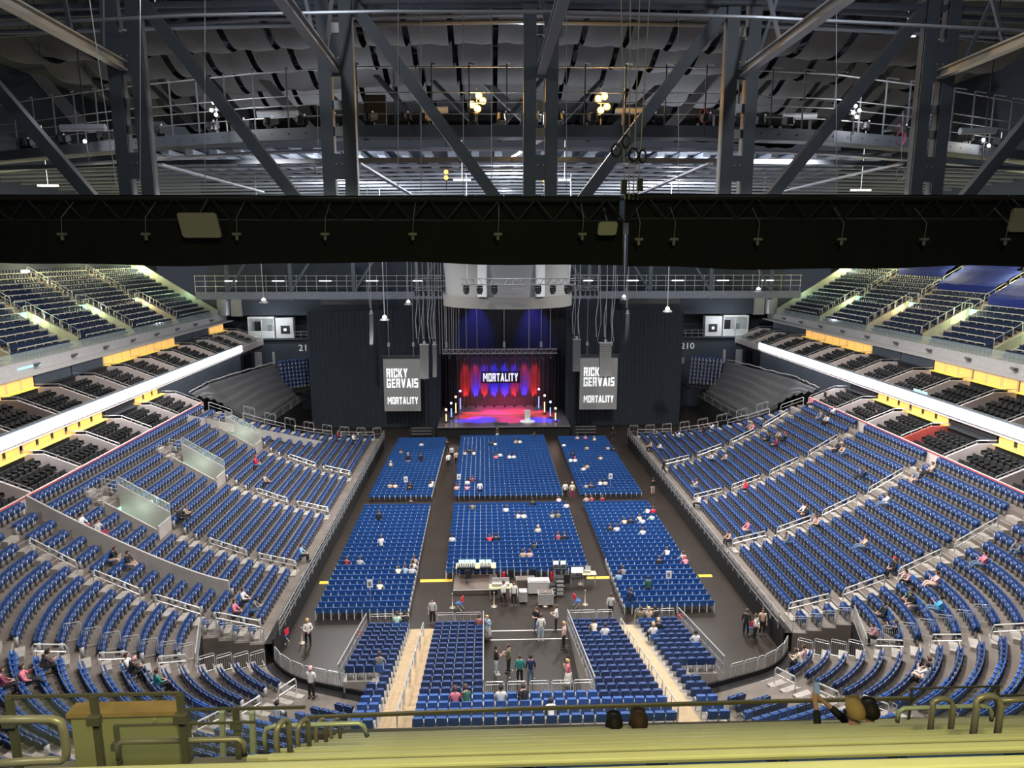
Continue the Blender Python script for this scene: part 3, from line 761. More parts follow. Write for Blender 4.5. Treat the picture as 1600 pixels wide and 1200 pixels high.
for s in (1, -1):
    m = MB(); st = MB()
    for k in range(UN):
        xa, xb, z = UX + UDX * k, UX + UDX * (k + 1), uz(k)
        segs = [54.0] + [v for a in UA for v in (a - 1.0, a + 1.0)] + [106.5] if 1 <= k < 7 else [54.0, 106.5]
        for a, b in zip(segs[::2], segs[1::2]):
            m.add([(s * xa, a, z), (s * xa, b, z), (s * xb, b, z), (s * xb, a, z)], [(0, 1, 2, 3)])
            m.add([(s * xa, a, z - UDZ), (s * xa, b, z - UDZ), (s * xa, b, z), (s * xa, a, z)], [(0, 1, 2, 3)])
        for a in UA:
            if k == 7: m.add([(s * xa, a - 1, uz(1) - .5), (s * xa, a + 1, uz(1) - .5), (s * xa, a + 1, z), (s * xa, a - 1, z)], [(0, 1, 2, 3)])
            sides = (0,) if not 1 <= k < 7 else (1.6,)
            for o_ in sides: st.box((s * (xa + .6), a + o_, z + .13), (.42, .95, .24))
        y = 55.0
        blk = 0; num = 0
        while y < 106:
            nb = sum(1 for a in UA if y > a)
            if nb != blk: blk = nb; num = 0
            off = any((abs(y - a) < .8) if not 1 <= k < 7 else (-1.3 < y - a < 2.3) for a in UA)
            if not off:
                num += 1
            if not off and not covered(s, k, y):
                UP_.append((s * (xa + .55), y, z, s * PI / 2, s, k, blk, num))
            y += .52
    struct(m.build('trim_upper_terrace', m_ucon), 'stepped terrace of the %s upper tier' % SIDE[s])
    struct(st.build('trim_upper_steps', m_step))
    for bi, a in enumerate(UA):
        e = empty('exit_stairwell', (s * (UX + UDX), a, uz(1)))
        L = 6 * UDX; h = 6 * UDZ
        mm = MB()
        mm.prism([(0, -.5), (s * L, -.5), (s * L, h + .25), (0, .35)], 1, .94, 1.06); mm.prism([(0, -.5), (s * L, -.5), (s * L, h + .25), (0, .35)], 1, -1.06, -.94)
        mm.build('side_wall', M('entrance_wall', (0.52, 0.50, 0.36), .6), e)
        mm = MB(); mm.box((s * (L - .06), 0, h - 1.3), (.08, 1.8, 1.5)); mm.build('doorway', m_dark, e)
        mm = MB(); mm.box((s * (L - .16), 0, h - .25), (.1, 1.3, .62)); mm.build('exit_sign', M('exit_sign_green', (0.15, 0.6, 0.4), .5, emit=1.6, ecol=(.30, .95, .70)), e)
        mm = MB()
        for sy in (-1, 1):
            mm.tube([(0, sy * 1.0, .35), (0, sy * 1.0, 1.2), (s * L, sy * 1.0, h + 1.1), (s * L, sy * 1.0, h + .3)], .03, 5)
            for q in range(1, 6): mm.bar((s * L * q / 6, sy * 1.0, .3 + h * q / 6), (s * L * q / 6, sy * 1.0, 1.2 + (h - .1) * q / 6), .03)
        mm.bar((s * L, -1, h + 1.1), (s * L, 1, h + 1.1), .04); mm.build('railing', m_rail, e)
        tag(e, 'stair entrance with green exit sign, %s upper tier, %s from the near end' % (SIDE[s], ORD[bi]), 'entrance', 'entrances of the upper tiers')
        lamp('exit_glow_lamp', 'POINT', (s * (UX + UDX * 5.5), a, uz(6) + .1), 170, (.80, 1.0, .60) if (bi + (s > 0)) % 3 else (1.0, .75, .45), size=.15)
        lamp('aisle_lamp', 'POINT', (s * (UX + UDX * 11), a, uz(11) + 2.8), 620, (1.0, .92, .45), size=.2)
        for q, k0 in enumerate((8, 11)):
            o = handrail_mesh(2.2, UDZ / UDX * 2.2, 1.0).build('handrail', m_rail); o.location = (s * (UX + UDX * k0 + .3), a + .5, uz(k0)); o.rotation_euler = (0, 0, -s * PI / 2)
            tag(o, 'pale handrail above the exit, %s upper tier, %s aisle, %s one' % (SIDE[s], ORD[bi], ('lower', 'upper')[q]), 'handrail', 'handrails of the upper tiers')
    # sloped end wall and back wall
    m = MB(); m.prism([(s * (UX - .2), UZ - 1), (s * 54.0, UZ - 1), (s * 54.0, uz(14) + 1.1), (s * 53.2, uz(14) + 1.2), (s * (UX - .2), UZ + 1.0)], 1, 106.5, 106.8)
    struct(m.build('wall_tier_end_' + SIDE[s], M('tier_end_wall', (0.52, 0.52, 0.40), .7)))
    lamp('tier_end_lamp', 'POINT', (s * 51.5, 105.2, 22.0), 800, (.92, 1.0, .55), size=.2)
    lamp('tier_end_lamp', 'POINT', (s * 45.5, 105.6, 17.8), 60, (.6, 1.0, .7), size=.15)
    m = MB(); m.box((s * 54.1, 70, 32), (.3, 90, 24)); struct(m.build('wall_upper_' + SIDE[s], m_wall))
    for k in range(UN):
        xa, z = UX + UDX * k + .12, uz(k)
        segs = [54.5] + [v for a in UA for v in ((a - .75, a + .75) if not 1 <= k < 7 else (a - 1.2, a + 2.3))] + [106.2]
        for bi, (a, b) in enumerate(zip(segs[::2], segs[1::2])):
            if b - a < 1 or covered(s, k, (a + b) / 2): continue
            mm = MB(); mm.bar((s * xa, a, z + .62), (s * xa, b, z + .62), .085)
            n = max(2, int((b - a) / 1.05))
            for q in range(n + 1): yy = a + (b - a) * q / n; mm.bar((s * xa, yy, z), (s * xa, yy, z + .62), .07)
            if k: tag(mm.build('row_rail', m_urail), 'pale rail before the %s row, %s upper tier, %s block from near end' % (ORD[k], SIDE[s], ORD[bi]), 'rail', 'rails before the rows of the upper tiers')
order = sorted(UP_, key=lambda q: -(1 / proj(q[:3])[2] if -5 < proj(q[:3])[0] < 1605 and proj(q[:3])[1] > 425 else 0))
um = ub.mesh('tip_up_chair', [m_seatu, m_grey])
for x, y, z, rz, s, k, blk, num in order[:300]:
    o = link('tip_up_chair', um); o.location = (x, y, z); o.rotation_euler = (0, 0, rz)
    tag(o, 'navy seat %s in %s row, %s upper tier, %s block' % (ORD[min(num, 30) - 1], ORD[k], SIDE[s], ORD[blk]), 'seat', 'navy seats of the upper tiers')
rest = [q for q in order[300:] if proj(q[:3])[0] < 1640 and proj(q[:3])[0] > -40]
tag(scatter('tip_up_chairs', ub, [m_seatu, m_grey], [q[:4] for q in rest]), 'hundreds more navy seats in the upper tiers', 'seats', kind='stuff')
m_tarpb = M('seat_cover_blue', (0.022, 0.040, 0.24), .8, noise=.15)
for i, (ya, yb, ka, kb) in enumerate(COVERS):
    m = MB()
    rows = []
    for q in range(9):
        k = ka + (kb - ka) * q / 8; sag = .06 * math.sin(q * 1.6)
        rows.append([(UX + UDX * k + .2, ya + (yb - ya) * j / 12, uz(0) + UDZ * k + 1.12 + sag + .04 * math.sin(j * 2.1)) for j in range(13)])
    m.grid(rows); m.grid([[(x, y, z - .06) for x, y, z in r][::-1] for r in rows])
    fr = rows[0]; m.grid([[(x, y, z - .9) for x, y, z in fr], fr])
    tag(m.build('seat_cover', m_tarpb), 'royal blue sheet over seats of the right upper tier, ' + ('upper far one', 'middle one', 'near one', 'topmost near one')[i], 'cover', 'blue sheets over the right upper seats')

m = MB(); A, B = at(17, 425, X=-53.7), at(83, 422, X=-53.7); m.bar(A, B, .12, .3); tag(m.build('strip_light', M('strip_light_pink', (.9, .8, .8), .4, emit=1.5, ecol=(1, .85, .82))), 'long pinkish white strip light on the wall above the left upper tier', 'strip light')
for px, py, s, w_, lab in ((46, 573, -1, 3.2, 'left'), (1438, 612, 1, 1.9, 'right')):
    X = s * 41.85 if s < 0 else s * 34.4
    p = at(px, py, X=X); m = MB(); m.box((0, 0, 0), (.06, w_, .22)); o = m.build('message_display', M('display_cyan', (.4, .7, .75), .4, emit=.4, ecol=(.6, .95, 1))); o.location = p
    tag(o, 'small pale cyan message display on the %s side' % lab, 'display')

# ---------------------------------------------------------------- text
def text_mesh(body, h, mat, parent, loc, rot, extrude=.02, sx=1.0, name='lettering', fit=None, bold=.0):
    c = bpy.data.curves.new(name, 'FONT'); c.body = body; c.size = 1.0; c.extrude = .01; c.offset = bold
    c.align_x = 'LEFT'; c.resolution_u = 3
    tmp = bpy.data.objects.new('t', c); COL.objects.link(tmp)
    dg = bpy.context.evaluated_depsgraph_get(); me = bpy.data.meshes.new_from_object(tmp.evaluated_get(dg))
    bpy.data.objects.remove(tmp)
    co = np.empty(len(me.vertices) * 3); me.vertices.foreach_get('co', co); co = co.reshape(-1, 3)
    mn, mx = co.min(0), co.max(0)
    k = h / (mx[1] - mn[1]); kx = (fit / (mx[0] - mn[0])) if fit else k * sx
    co[:, 0] = (co[:, 0] - (mn[0] + mx[0]) / 2) * kx; co[:, 1] = (co[:, 1] - (mn[1] + mx[1]) / 2) * k; co[:, 2] *= extrude / .01
    me.vertices.foreach_set('co', co.ravel()); me.update(); me.name = name; me.materials.clear(); me.materials.append(mat)
    o = link(name, me, parent); o.location = loc; o.rotation_euler = rot; return o
def _glyphs():
    S = .21; W_ = .70
    def r(a, b, c, d): return [(a, b), (c, b), (c, d), (a, d)]
    L_ = r(0, 0, S, 1); Rr = r(W_ - S, 0, W_, 1); T = r(0, 1 - .2, W_, 1); B = r(0, 0, W_, .2); Mi = r(0, .42, W_, .60)
    g = {'I': (.24, [r(0, 0, .24, 1)]), 'L': (.58, [L_, r(0, 0, .58, .2)]), 'E': (.60, [L_, r(0, .8, .6, 1), r(0, 0, .6, .2), r(0, .41, .54, .59)]), 'T': (.66, [r(0, .8, .66, 1), r(.215, 0, .445, 1)]),
         'O': (W_, [L_, Rr, T, B]), 'C': (.66, [L_, r(0, .8, .66, 1), r(0, 0, .66, .2), r(.66 - S, .62, .66, 1), r(.66 - S, 0, .66, .38)]), 'G': (W_, [L_, T, B, r(W_ - S, 0, W_, .52), r(.36, .36, W_, .52), r(W_ - S, .68, W_, 1)]),
         'R': (W_, [L_, r(0, .82, .62, 1), r(.62 - .2, .45, W_ - .03, .97), r(0, .42, .62, .58), [(.36, .48), (W_ - .26, 0), (W_, 0), (.60, .48)]]), 'A': (.78, [[(0, 0), (.24, 0), (.52, 1), (.27, 1)], [(.54, 0), (.78, 0), (.52, 1), (.28, 1)], r(.14, .18, .64, .36)]),
         'V': (.76, [[(0, 1), (.24, 1), (.5, 0), (.26, 0)], [(.52, 1), (.76, 1), (.5, 0), (.26, 0)]]), 'Y': (.74, [[(0, 1), (.25, 1), (.49, .42), (.25, .42)], [(.49, 1), (.74, 1), (.49, .42), (.25, .42)], r(.255, 0, .485, .48)]),
         'K': (.74, [L_, [(.2, .50), (.46, 1), (.73, 1), (.44, .50)], [(.2, .54), (.47, 0), (.74, 0), (.44, .54)]]), 'M': (.92, [L_, r(.92 - S, 0, .92, 1), [(.10, 1), (.27, 1), (.54, .35), (.38, .35)], [(.65, 1), (.82, 1), (.54, .35), (.38, .35)]]),
         'S': (.64, [r(0, .8, .64, 1), r(0, 0, .64, .2), r(0, .41, .64, .59), r(0, .45, S, .95), r(.64 - S, .05, .64, .55)])}
    return g
GLY = _glyphs()
def block_text(word, w_, h_, mat, parent, loc, name='lettering', d=.04):
    tot = sum(GLY[c][0] for c in word) + .15 * (len(word) - 1); k = w_ / tot; m = MB(); x = -tot / 2
    for c in word:
        for i, poly_ in enumerate(GLY[c][1]): m.prism([((x + a) * k, (b - .5) * h_) for a, b in poly_], 1, -d - .002 * i, 0)
        x += GLY[c][0] + .15
    o = m.build(name, mat, parent); o.location = loc; return o
FACE = (PI / 2, 0, 0)
m_txt = M('lit_letters', (.9, .9, .9), .5, emit=.75, ecol=(.95, 1.0, .98))
m_txtw = M('wall_letters', (.85, .85, .85), .5, emit=.25)

# ---------------------------------------------------------------- far end of the hall
m = MB(); m.box((0, 112, 17), (90, .4, 34)); struct(m.build('wall_back', m_wall), 'dark blue grey wall behind the stage')
for s, lab in ((-1, '214'), (1, '210')):
    nm = SIDE[s]
    m = MB(); m.box((s * 31, 107, 8.7), (24, .4, 4.0)); m.box((s * 31, 107.2, 10.75), (24, 1.6, .16)); m.box((s * 31, 107.0, 3.4), (26, .3, 6.8))
    o = struct(m.build('wall_end_' + nm, m_wall), 'dark balcony front by the ' + nm + ' end')
    t = text_mesh(lab, .92, m_txtw, None, (s * (29.4 if s < 0 else 28.45), 106.77, 9.45), FACE, fit=2.1)
    t.name = 'block_number'; tag(t, 'white number %s on the dark balcony front, %s of the stage' % (lab, nm), 'number')
    m = MB(); m.box((s * 31, 111.6, 12.4), (24, .3, 3.2)); struct(m.build('wall_end_rear_' + nm, m_wall))
    m = MB(); m.box((s * 32, 110, 16.0), (27, 4, 3.6)); struct(m.build('trim_end_bulkhead_' + nm, m_wall))
    m = MB(); m.box((s * 22, 105.5, 16.4), (9, .5, .8)); m.box((s * 18, 104, 17.0), (20, .3, .3)); struct(m.build('trim_duct_' + nm, m_raild))
    lamp('balcony_fill', 'POINT', (s * 34, 104.5, 13.6), 420, COOL, size=.2)  # fill added to brighten the white booths, not a fitting of the balcony
    # white control boxes on the balcony
    e = empty('control_booth', (s * 36.0, 107.6, 10.8))
    m = MB(); m.box((-1.9, .8, 1.6), (.12, 2, 3.2)); m.box((1.9, .8, 1.6), (.12, 2, 3.2)); m.box((0, 0, .55), (3.8, .12, 1.1)); m.box((0, 0, 3.1), (3.8, .12, .3)); m.box((0, 1.7, 1.6), (3.8, .1, 3.2)); m.box((0, .85, 3.2), (3.8, 1.8, .08))
    m.box((0, 0, 1.6), (.1, .12, 3.0)); m.build('booth_wall', M('booth_white', (.80, .80, .80), .6), e)
    m = MB(); m.box((.95, .02, 2.0), (1.7, .04, 1.7)); m.build('glass_panel', m_glass, e)
    m = MB(); m.box((-.9, 1.2, 1.5), (.9, .5, 1.8)); m.box((.8, 1.3, 1.4), (.5, .4, .9)); m.build('equipment_rack', m_dark, e)
    tag(e, 'white open fronted control booth on the far balcony, ' + nm + ' side', 'booth')
    e = empty('screen_box', (s * 32.6, 107.6, 10.8))
    m = MB(); m.box((0, .6, 1.55), (2.6, 1.2, 3.1)); m.build('housing', M('booth_white', (.80, .80, .80), .6), e)
    m = MB(); m.box((s * -.1, -.05, 1.3), (1.3, .12, 1.2)); m.build('monitor', m_dark, e)
    m = MB(); m.box((s * -.1, -.13, 1.3), (.4, .04, .4)); m.build('display', M('display_white', (.8, .8, .85), .5, emit=.9), e)
    tag(e, 'white cabinet with black monitor on the far balcony, ' + nm + ' side', 'cabinet')
    m = MB()
    for z in (11.4, 11.9): m.bar((s * 22, 106.6, z), (s * 31, 106.6, z), .05)
    for q in range(10): m.bar((s * (22 + q), 106.6, 10.8), (s * (22 + q), 106.6, 11.9), .05)
    tag(m.build('balcony_railing', m_grey), 'grey railing on the far balcony, ' + nm + ' side', 'railing')
    for q, (x, w_, c) in enumerate(((37.9, .9, m_dark), (36.5, 1.0, m_wallp), (34.2, .35, m_wallp))):
        m = MB(); m.box((s * x, 106.7, 7.7), (w_, .15, 2.3)); struct(m.build('door_%d' % (q + 1 + (3 if s > 0 else 0)), c))
    m = MB(); m.box((s * 25.5, 106.4, 6.9), (4, .5, .5)); m.box((s * 27.5, 106.3, 7.3), (.7, .5, .9)); m.box((s * 24.4, 106.3, 7.2), (.4, .4, .6))
    tag(m.build('bar_counter', m_grey), 'pale cluttered counter below the number on the ' + nm, 'counter')
    e = empty('storage_tank', (s * 41.5, 108.0, 14.2)); m = MB(); m.lathe((0, 0, 0), [(.9, 0), (.95, .1), (.95, 2.8), (.8, 3.0)], 20); m.box((-s * 1.9, 0, 1.2), (1.6, .6, 2.6))
    m.build('tank_body', m_grey, e); tag(e, 'pale tank and panel on the ledge beside the %s upper tier' % nm, 'tank')
    # grey sheets over the corner seats
    A, B, C_, D = Vector((34.6, 82.6, 8.5)), Vector((31.0, 96.5, 8.6)), Vector((28.6, 100.0, 4.1)), Vector((30.4, 84.6, 3.4))
    A2 = Vector((33.6, 74.5, 8.8)); D2 = Vector((31.0, 78.5, 6.4))
    rows = []
    r2 = random.Random(5 + s)
    def patch(f, g):                                 # f along, g from the top down
        top = A2.lerp(A, f * 2) if f < .5 else A.lerp(B, f * 2 - 1); low = D2.lerp(D, f * 2) if f < .5 else D.lerp(C_, f * 2 - 1)
        p = top.lerp(low, g); return Vector((s * p.x, p.y, p.z))
    for a in range(37):
        row = []
        for b in range(31):
            f, g = a / 36, b / 30; p = patch(f, g)
            p.z += .16 * math.sin(g * 34) * (.4 + .6 * math.sin(f * 5 + 1) ** 2) + .35 * math.sin(f * 9 + g * 2.2) * math.sin(g * PI) + r2.uniform(-.03, .03)
            row.append(tuple(p))
        rows.append(row)
    m = MB(); m.grid(rows); m.grid([[(x, y, z - .05) for x, y, z in r][::-1] for r in rows])
    m.grid([[(r[-1][0], r[-1][1], r[-1][2] - .5) for r in rows], [r[-1] for r in rows]])
    tag(m.build('seat_sheet', M('grey_sheet', (.105, .105, .108), .5, noise=.12), smooth=True), 'large wrinkled dark grey sheet over the %s far corner seats' % nm, 'sheet', )
    m = MB(); L_ = [patch(q / 12, 1.0) for q in range(13)]
    for a, b in zip(L_[:-1], L_[1:]): m.quad((a.x, a.y, 0), (b.x, b.y, 0), (b.x, b.y, b.z - .45), (a.x, a.y, a.z - .45))
    m.box((s * 28.2, 99.5, 4.5), (3.5, 3.5, .3)); struct(m.build('wall_corner_' + nm, m_black))
    for j in range(6):
        a, b = patch(.5 + j / 12 + .004, 1.02), patch(.5 + (j + 1) / 12 - .004, 1.02); a.x -= s * .3; b.x -= s * .3
        panel((a.x, a.y, a.z - 1.1), (b.x, b.y, b.z - 1.1), 'railing under the grey sheet, %s far corner, %s from the aisle' % (nm, ORD[j]), 'railings under the grey sheets', bars=8, mat=m_grey)
    m = MB(); zs = []
    for q in range(24):
        p = patch(q / 23, 0); zs.append((p.x + s * .1, p.y, p.z + .25 + r2.uniform(-.08, .12)))
    m.tube(zs, .07, 6); tag(m.build('sheet_roll', m_concl), 'pale crumpled edge along the top of the %s grey sheet' % nm, 'edge')
    m = MB()
    for k in range(0, 9):
        m.box((s * (CX + row_R(k) + .4), CY0 + tmax(k) + 1.0, row_z(k) * .5 - .1), (.86, 1.6, row_z(k)))
    struct(m.build('trim_end_steps', m_black))
    for k in range(0, 16, 2):
        x = s * (CX + row_R(k)); y = CY0 + tmax(k) + 1.9
        panel((x, y, row_z(k)), (x + s * .9, y - .9, row_z(k + 1)), 'stair railing beside the stage, %s side, %s up' % (nm, ORD[k // 2]), 'stair railings beside the stage', bars=2, h=.9)
if True:
    m = MB(); a, b = Vector((-30.6, 65.8, 8.2)), Vector((-20.5, 75.5, 2.9))
    m.bar(a, b, .12, .8); struct(m.build('trim_low_parapet', m_concl), 'low pale parapet in the far section of the left tier')

# ---------------------------------------------------------------- stage curtains
def curtain(xa, xb, y, za, zb, amp=.10, wl=.55, ang=0.0, mat=None, skew=0.0):
    m = MB(); n = int(abs(xb - xa) / wl * 4); r2 = random.Random(int(xa * 10) + 3)
    ph = 0; P = []
    for i in range(n + 1):
        f = i / n; ph += .5 * PI * r2.uniform(.8, 1.2)
        P.append((xa + (xb - xa) * f, y + ang * f + amp * math.sin(ph), zb + skew * f))
    m.grid([[(a, b, za) for a, b, c in P], [(a, b, (za + c) / 2) for a, b, c in P], [(a, b, c) for a, b, c in P]])
    m.grid([[(a, b + .06, za) for a, b, c in P][::-1], [(a, b + .06, c) for a, b, c in P][::-1]])
    m.grid([[(a, b, c) for a, b, c in P], [(a, b + .06, c) for a, b, c in P]])
    return m
o = curtain(-26.0, -8.5, 94.4, 0.1, 15.9, mat=m_curt, skew=.15).build('stage_curtain', m_curt, smooth=True); tag(o, 'tall dark curtain left of the stage behind the left screen', 'curtain', 'tall curtains beside the stage')
o = curtain(8.35, 24.1, 94.4, 0.1, 16.0, mat=m_curt, skew=-.2).build('stage_curtain', m_curt, smooth=True); tag(o, 'tall dark curtain right of the stage behind the right screen', 'curtain', 'tall curtains beside the stage')
m_back = M('back_curtain', (0.09, 0.07, 0.08), .95)
o = curtain(-6.9, 6.6, 101.0, 1.4, 9.8, .14, .5).build('back_curtain', m_back, smooth=True); tag(o, 'pleated curtain at the back of the lit stage', 'curtain')
o = curtain(-9.5, 9.3, 103.2, 0.0, 19.0, .12, .8).build('black_backdrop', M('backdrop_cloth', (.030, .030, .034), .95), smooth=True); tag(o, 'tall black backdrop above and behind the stage', 'curtain')
for s, x in ((-1, -7.4), (1, 7.2)):
    o = curtain(x - .9, x + .9, 98.5, 1.4, 10.2, .1, .4).build('leg_drape', m_black, smooth=True); tag(o, 'narrow black drape at the %s edge of the lit stage' % SIDE[s], 'curtain')
# stage
e = empty('stage', (-.15, 89.0, 0))
m = MB(); m.box((0, 6.3, 1.33), (17.2, 12.6, .14)); m.build('deck', M('stage_deck', (.12, .105, .12), .33, noise=.1), e)
m = MB(); m.box((0, 6.4, .63), (17.0, 12.4, 1.25)); m.build('skirt', m_black, e)
m = MB(); P = [(6.2 * math.cos(R(a)), 6.0 + 1.9 * math.sin(R(a)) * -1 + 2.0) for a in range(0, 181, 12)]
P = P + [(-6.2, 11.8), (6.2, 11.8)]; m.prism(P, 2, 1.4, 1.62); m.build('riser', M('stage_riser', (.22, .17, .20), .4), e)
m = MB(); m.box((0, .0, 1.39), (17.2, .06, .05)); m.build('edge_strip', m_grey, e)
tag(e, 'low wide stage with dark deck and rounded riser', 'stage')
for s in (-1, 1):
    m = MB(); m.box((0, 0, .55), (3.2, 1.2, .9)); m.box((-1.5 * s, -.65, .6), (.5, .3, 1.2))
    o = m.build('stage_steps', m_dark); o.location = (s * 10.6 - .2, 90.2, 0)
    for q in range(3): pass
    r_ = MB()
    for zz in (.4, .8, 1.2): r_.bar((-1.3, -.7, zz), (1.4, -.7, zz), .05)
    r_.build('railing', m_grey, o); tag(o, 'dark access block with rails beside the stage, %s side' % SIDE[s], 'steps')
# stage lectern stand
e = empty('stool_table', (3.0, 91.6, 1.4)); m = MB(); m.box((0, 0, 1.0), (.75, .45, 1.1)); m.build('white_box', M('white_prop', (.75, .78, .75), .5), e)
m = MB(); m.lathe((0, 0, 0), [(1.0, 0), (1.0, .08), (.55, .12), (.3, .5)], 20); m.build('round_base', M('white_prop', (.75, .78, .75), .5), e); tag(e, 'white lectern on a round base at the stage edge', 'lectern')
lamp('lectern_spot', 'SPOT', (3.0, 90.5, 10.4), 800, (.9, 1, .85), (3.0, 91.6, 1.4), .1, 14, .4)
e = empty('monitor_wedge', (-.6, 89.7, 1.4)); m = MB(); m.prism([(0, 0), (.5, 0), (.5, .12), (.1, .32)], 0, -.9, .9); m.build('cabinet', m_dark, e); tag(e, 'low black monitor speaker on the front stage edge', 'speaker')
# glowing lamp stands at the stage sides
m_wg = M('globe_warm', (1, .75, .45), .4, emit=5, ecol=(1, .60, .30)); m_bg = M('globe_blue', (.4, .65, 1), .4, emit=5, ecol=(.3, .55, 1))
for i, (px, py, warm) in enumerate(((697, 640, 1), (705, 630, 0), (712, 620, 1), (719, 611, 0), (868, 638, 1), (860, 628, 0), (851, 618, 1), (842, 608, 0))):
    Y = 91.5 + 2.2 * (i % 4); p = at(px, py, Y=Y); z = 1.4
    e = empty('lamp_stand', (p.x, Y, z)); H = p.z - z
    m = MB(); m.lathe((0, 0, 0), [(.3, 0), (.3, .05), (.05, .08)], 12); m.tube([(0, 0, 0), (0, 0, H)], .03, 6); m.build('stand', m_dark, e)
    m = MB(); m.tube([(0, -.03, H * .12), (0, -.03, H * .66)], .08, 8); m.build('light_tube', M('tube_warm', (1, .75, .5), .4, emit=1.6, ecol=(1, .6, .25)) if warm else M('tube_blue', (.3, .4, 1), .4, emit=1.8, ecol=(.2, .3, 1)), e)
    m = MB(); m.lathe((0, 0, H), [(.02, -.16), (.11, -.11), (.16, 0), (.11, .11), (.02, .16)], 12); m.build('globe', m_wg if warm else m_bg, e)
    tag(e, '%s glowing lamp stand on the %s of the stage, %s from the front' % ('warm' if warm else 'blue', 'left' if i < 4 else 'right', ORD[i % 4]), 'lamp', 'lamp stands on the stage')
    lamp('globe_lamp', 'POINT', (p.x, Y - .3, p.z), 22 if warm else 14, (1, .7, .4) if warm else (.4, .5, 1), size=.15)
# coloured spots on the curtain and deck
RED, BLU, MAG = (1, .03, .025), (.04, .03, 1), (1, .03, .22)
def px_x(px, Y): return at(px, 600, Y=Y).x
for px, c in ((727, RED), (743, RED), (757, BLU), (772, BLU), (788, BLU), (804, BLU), (820, RED), (836, RED)):
    x = px_x(px, 100)
    lamp('curtain_downlight', 'SPOT', (x, 99.7, 10.4), 4200 if c is RED else 8000, c, (x, 101.0, 5.5), .05, 24, .8)
for px, c in ((727, RED), (743, BLU), (757, RED), (772, BLU), (789, BLU), (804, RED), (820, BLU), (835, RED)):
    x = px_x(px, 100)
    UL = globals().get('UL', -1) + 1
    e = empty('floor_uplight', (x, 99.9, 1.62)); m = MB(); m.box((0, 0, .1), (.3, .25, .2)); m.box((0, 0, .2), (.22, .2, .06), rx=.3); m.build('housing', m_dark, e)
    tag(e, 'small uplight at the foot of the stage curtain, %s from the left' % ORD[UL], 'uplight', 'uplights along the stage curtain')
    lamp('curtain_uplight', 'SPOT', (x, 100.2, 1.95), 2400 if c is RED else 5000, c, (x, 101.0, 4.0), .05, 36, .8)
for x, y, c, p, a in ((-4.6, 95, RED, 2600, 26), (-1.2, 96, MAG, 1800, 30), (2.0, 96.5, RED, 1800, 30), (5.3, 95.5, RED, 2000, 26), (-5.6, 92.4, BLU, 2600, 18), (-3.2, 93, BLU, 4600, 30), (.9, 92.8, MAG, 2600, 30), (4.8, 92.6, BLU, 3400, 26), (6.3, 92, BLU, 1700, 18), (0, 98, MAG, 1300, 50)):
    lamp('deck_spot', 'SPOT', (x * .9, 92.6, 10.3), p * 8.0, c, (x, y, 1.4), .1, a, .7)
for x in (-3.6, 4.2): lamp('backdrop_spot', 'SPOT', (x, 100.0, 18.5), 5000, (.08, .08, 1), (x * 1.1, 103.2, 12), .1, 50, .9)
for px, c in ((745, BLU), (826, BLU)): pass
# title sign
e = empty('title_sign', (-.35, 100.2, 5.9)); block_text('MORTALITY', 5.0, 1.2, m_txt, e, (0, 0, 0)); tag(e, 'glowing white MORTALITY sign over the stage', 'sign')
m = MB(); m.box((0, .15, 0), (5.6, .08, 1.7)); m.build('backing_panel', m_black, e)
m = MB(); [m.tube([(x, .15, .8), (x, .15, 4.4), (x, -7.8, 4.8)], .02, 4) for x in (-2.2, 2.2)]; m.build('hanging_wire', m_dark, e)
# side screens
m_scr = M('screen_grey', (.10, .10, .10), .5, emit=.115, ecol=(1, .98, .94))
for s, xa, xb in ((-1, -15.9, -11.1), (1, 10.0, 15.0)):
    xm = (xa + xb) / 2
    e = empty('projection_screen', (xm, 92.4, 2.8))
    m = MB(); m.box((0, 0, 3.5), (xb - xa, .12, 6.95)); m.build('screen_cloth', m_scr, e)
    block_text('RICKY', 2.75, 1.2, m_txt, e, (-.62, -.07, 5.15)); block_text('GERVAIS', 4.1, 1.2, m_txt, e, (.05, -.07, 3.8)); block_text('MORTALITY', 4.0, .95, m_txt, e, (.05, -.07, 1.45))
    m = MB()
    for z in (7.1, 7.4):
        m.tube([(xa - xm - .3, 0, z), (xb - xm + .3, 0, z)], .05, 5)
    n = 9
    for q in range(n): x0 = xa - xm + (xb - xa) * q / n; m.tube([(x0, 0, 7.1), (x0 + (xb - xa) / n / 2, 0, 7.4), (x0 + (xb - xa) / n, 0, 7.1)], .03, 4)
    m.build('truss', m_raild, e)
    m = MB()
    for x in (-1.6, 1.6): m.tube([(x, 0, 7.4), (x, 0, 16), (x, 0, 24)], .025, 4); m.box((x, 0, 8.9), (.3, .2, .5))
    m.build('hoist_cable', m_grey, e)
    tag(e, 'grey screen reading RICKY GERVAIS MORTALITY %s of the stage' % SIDE[s], 'screen', 'screens beside the stage')
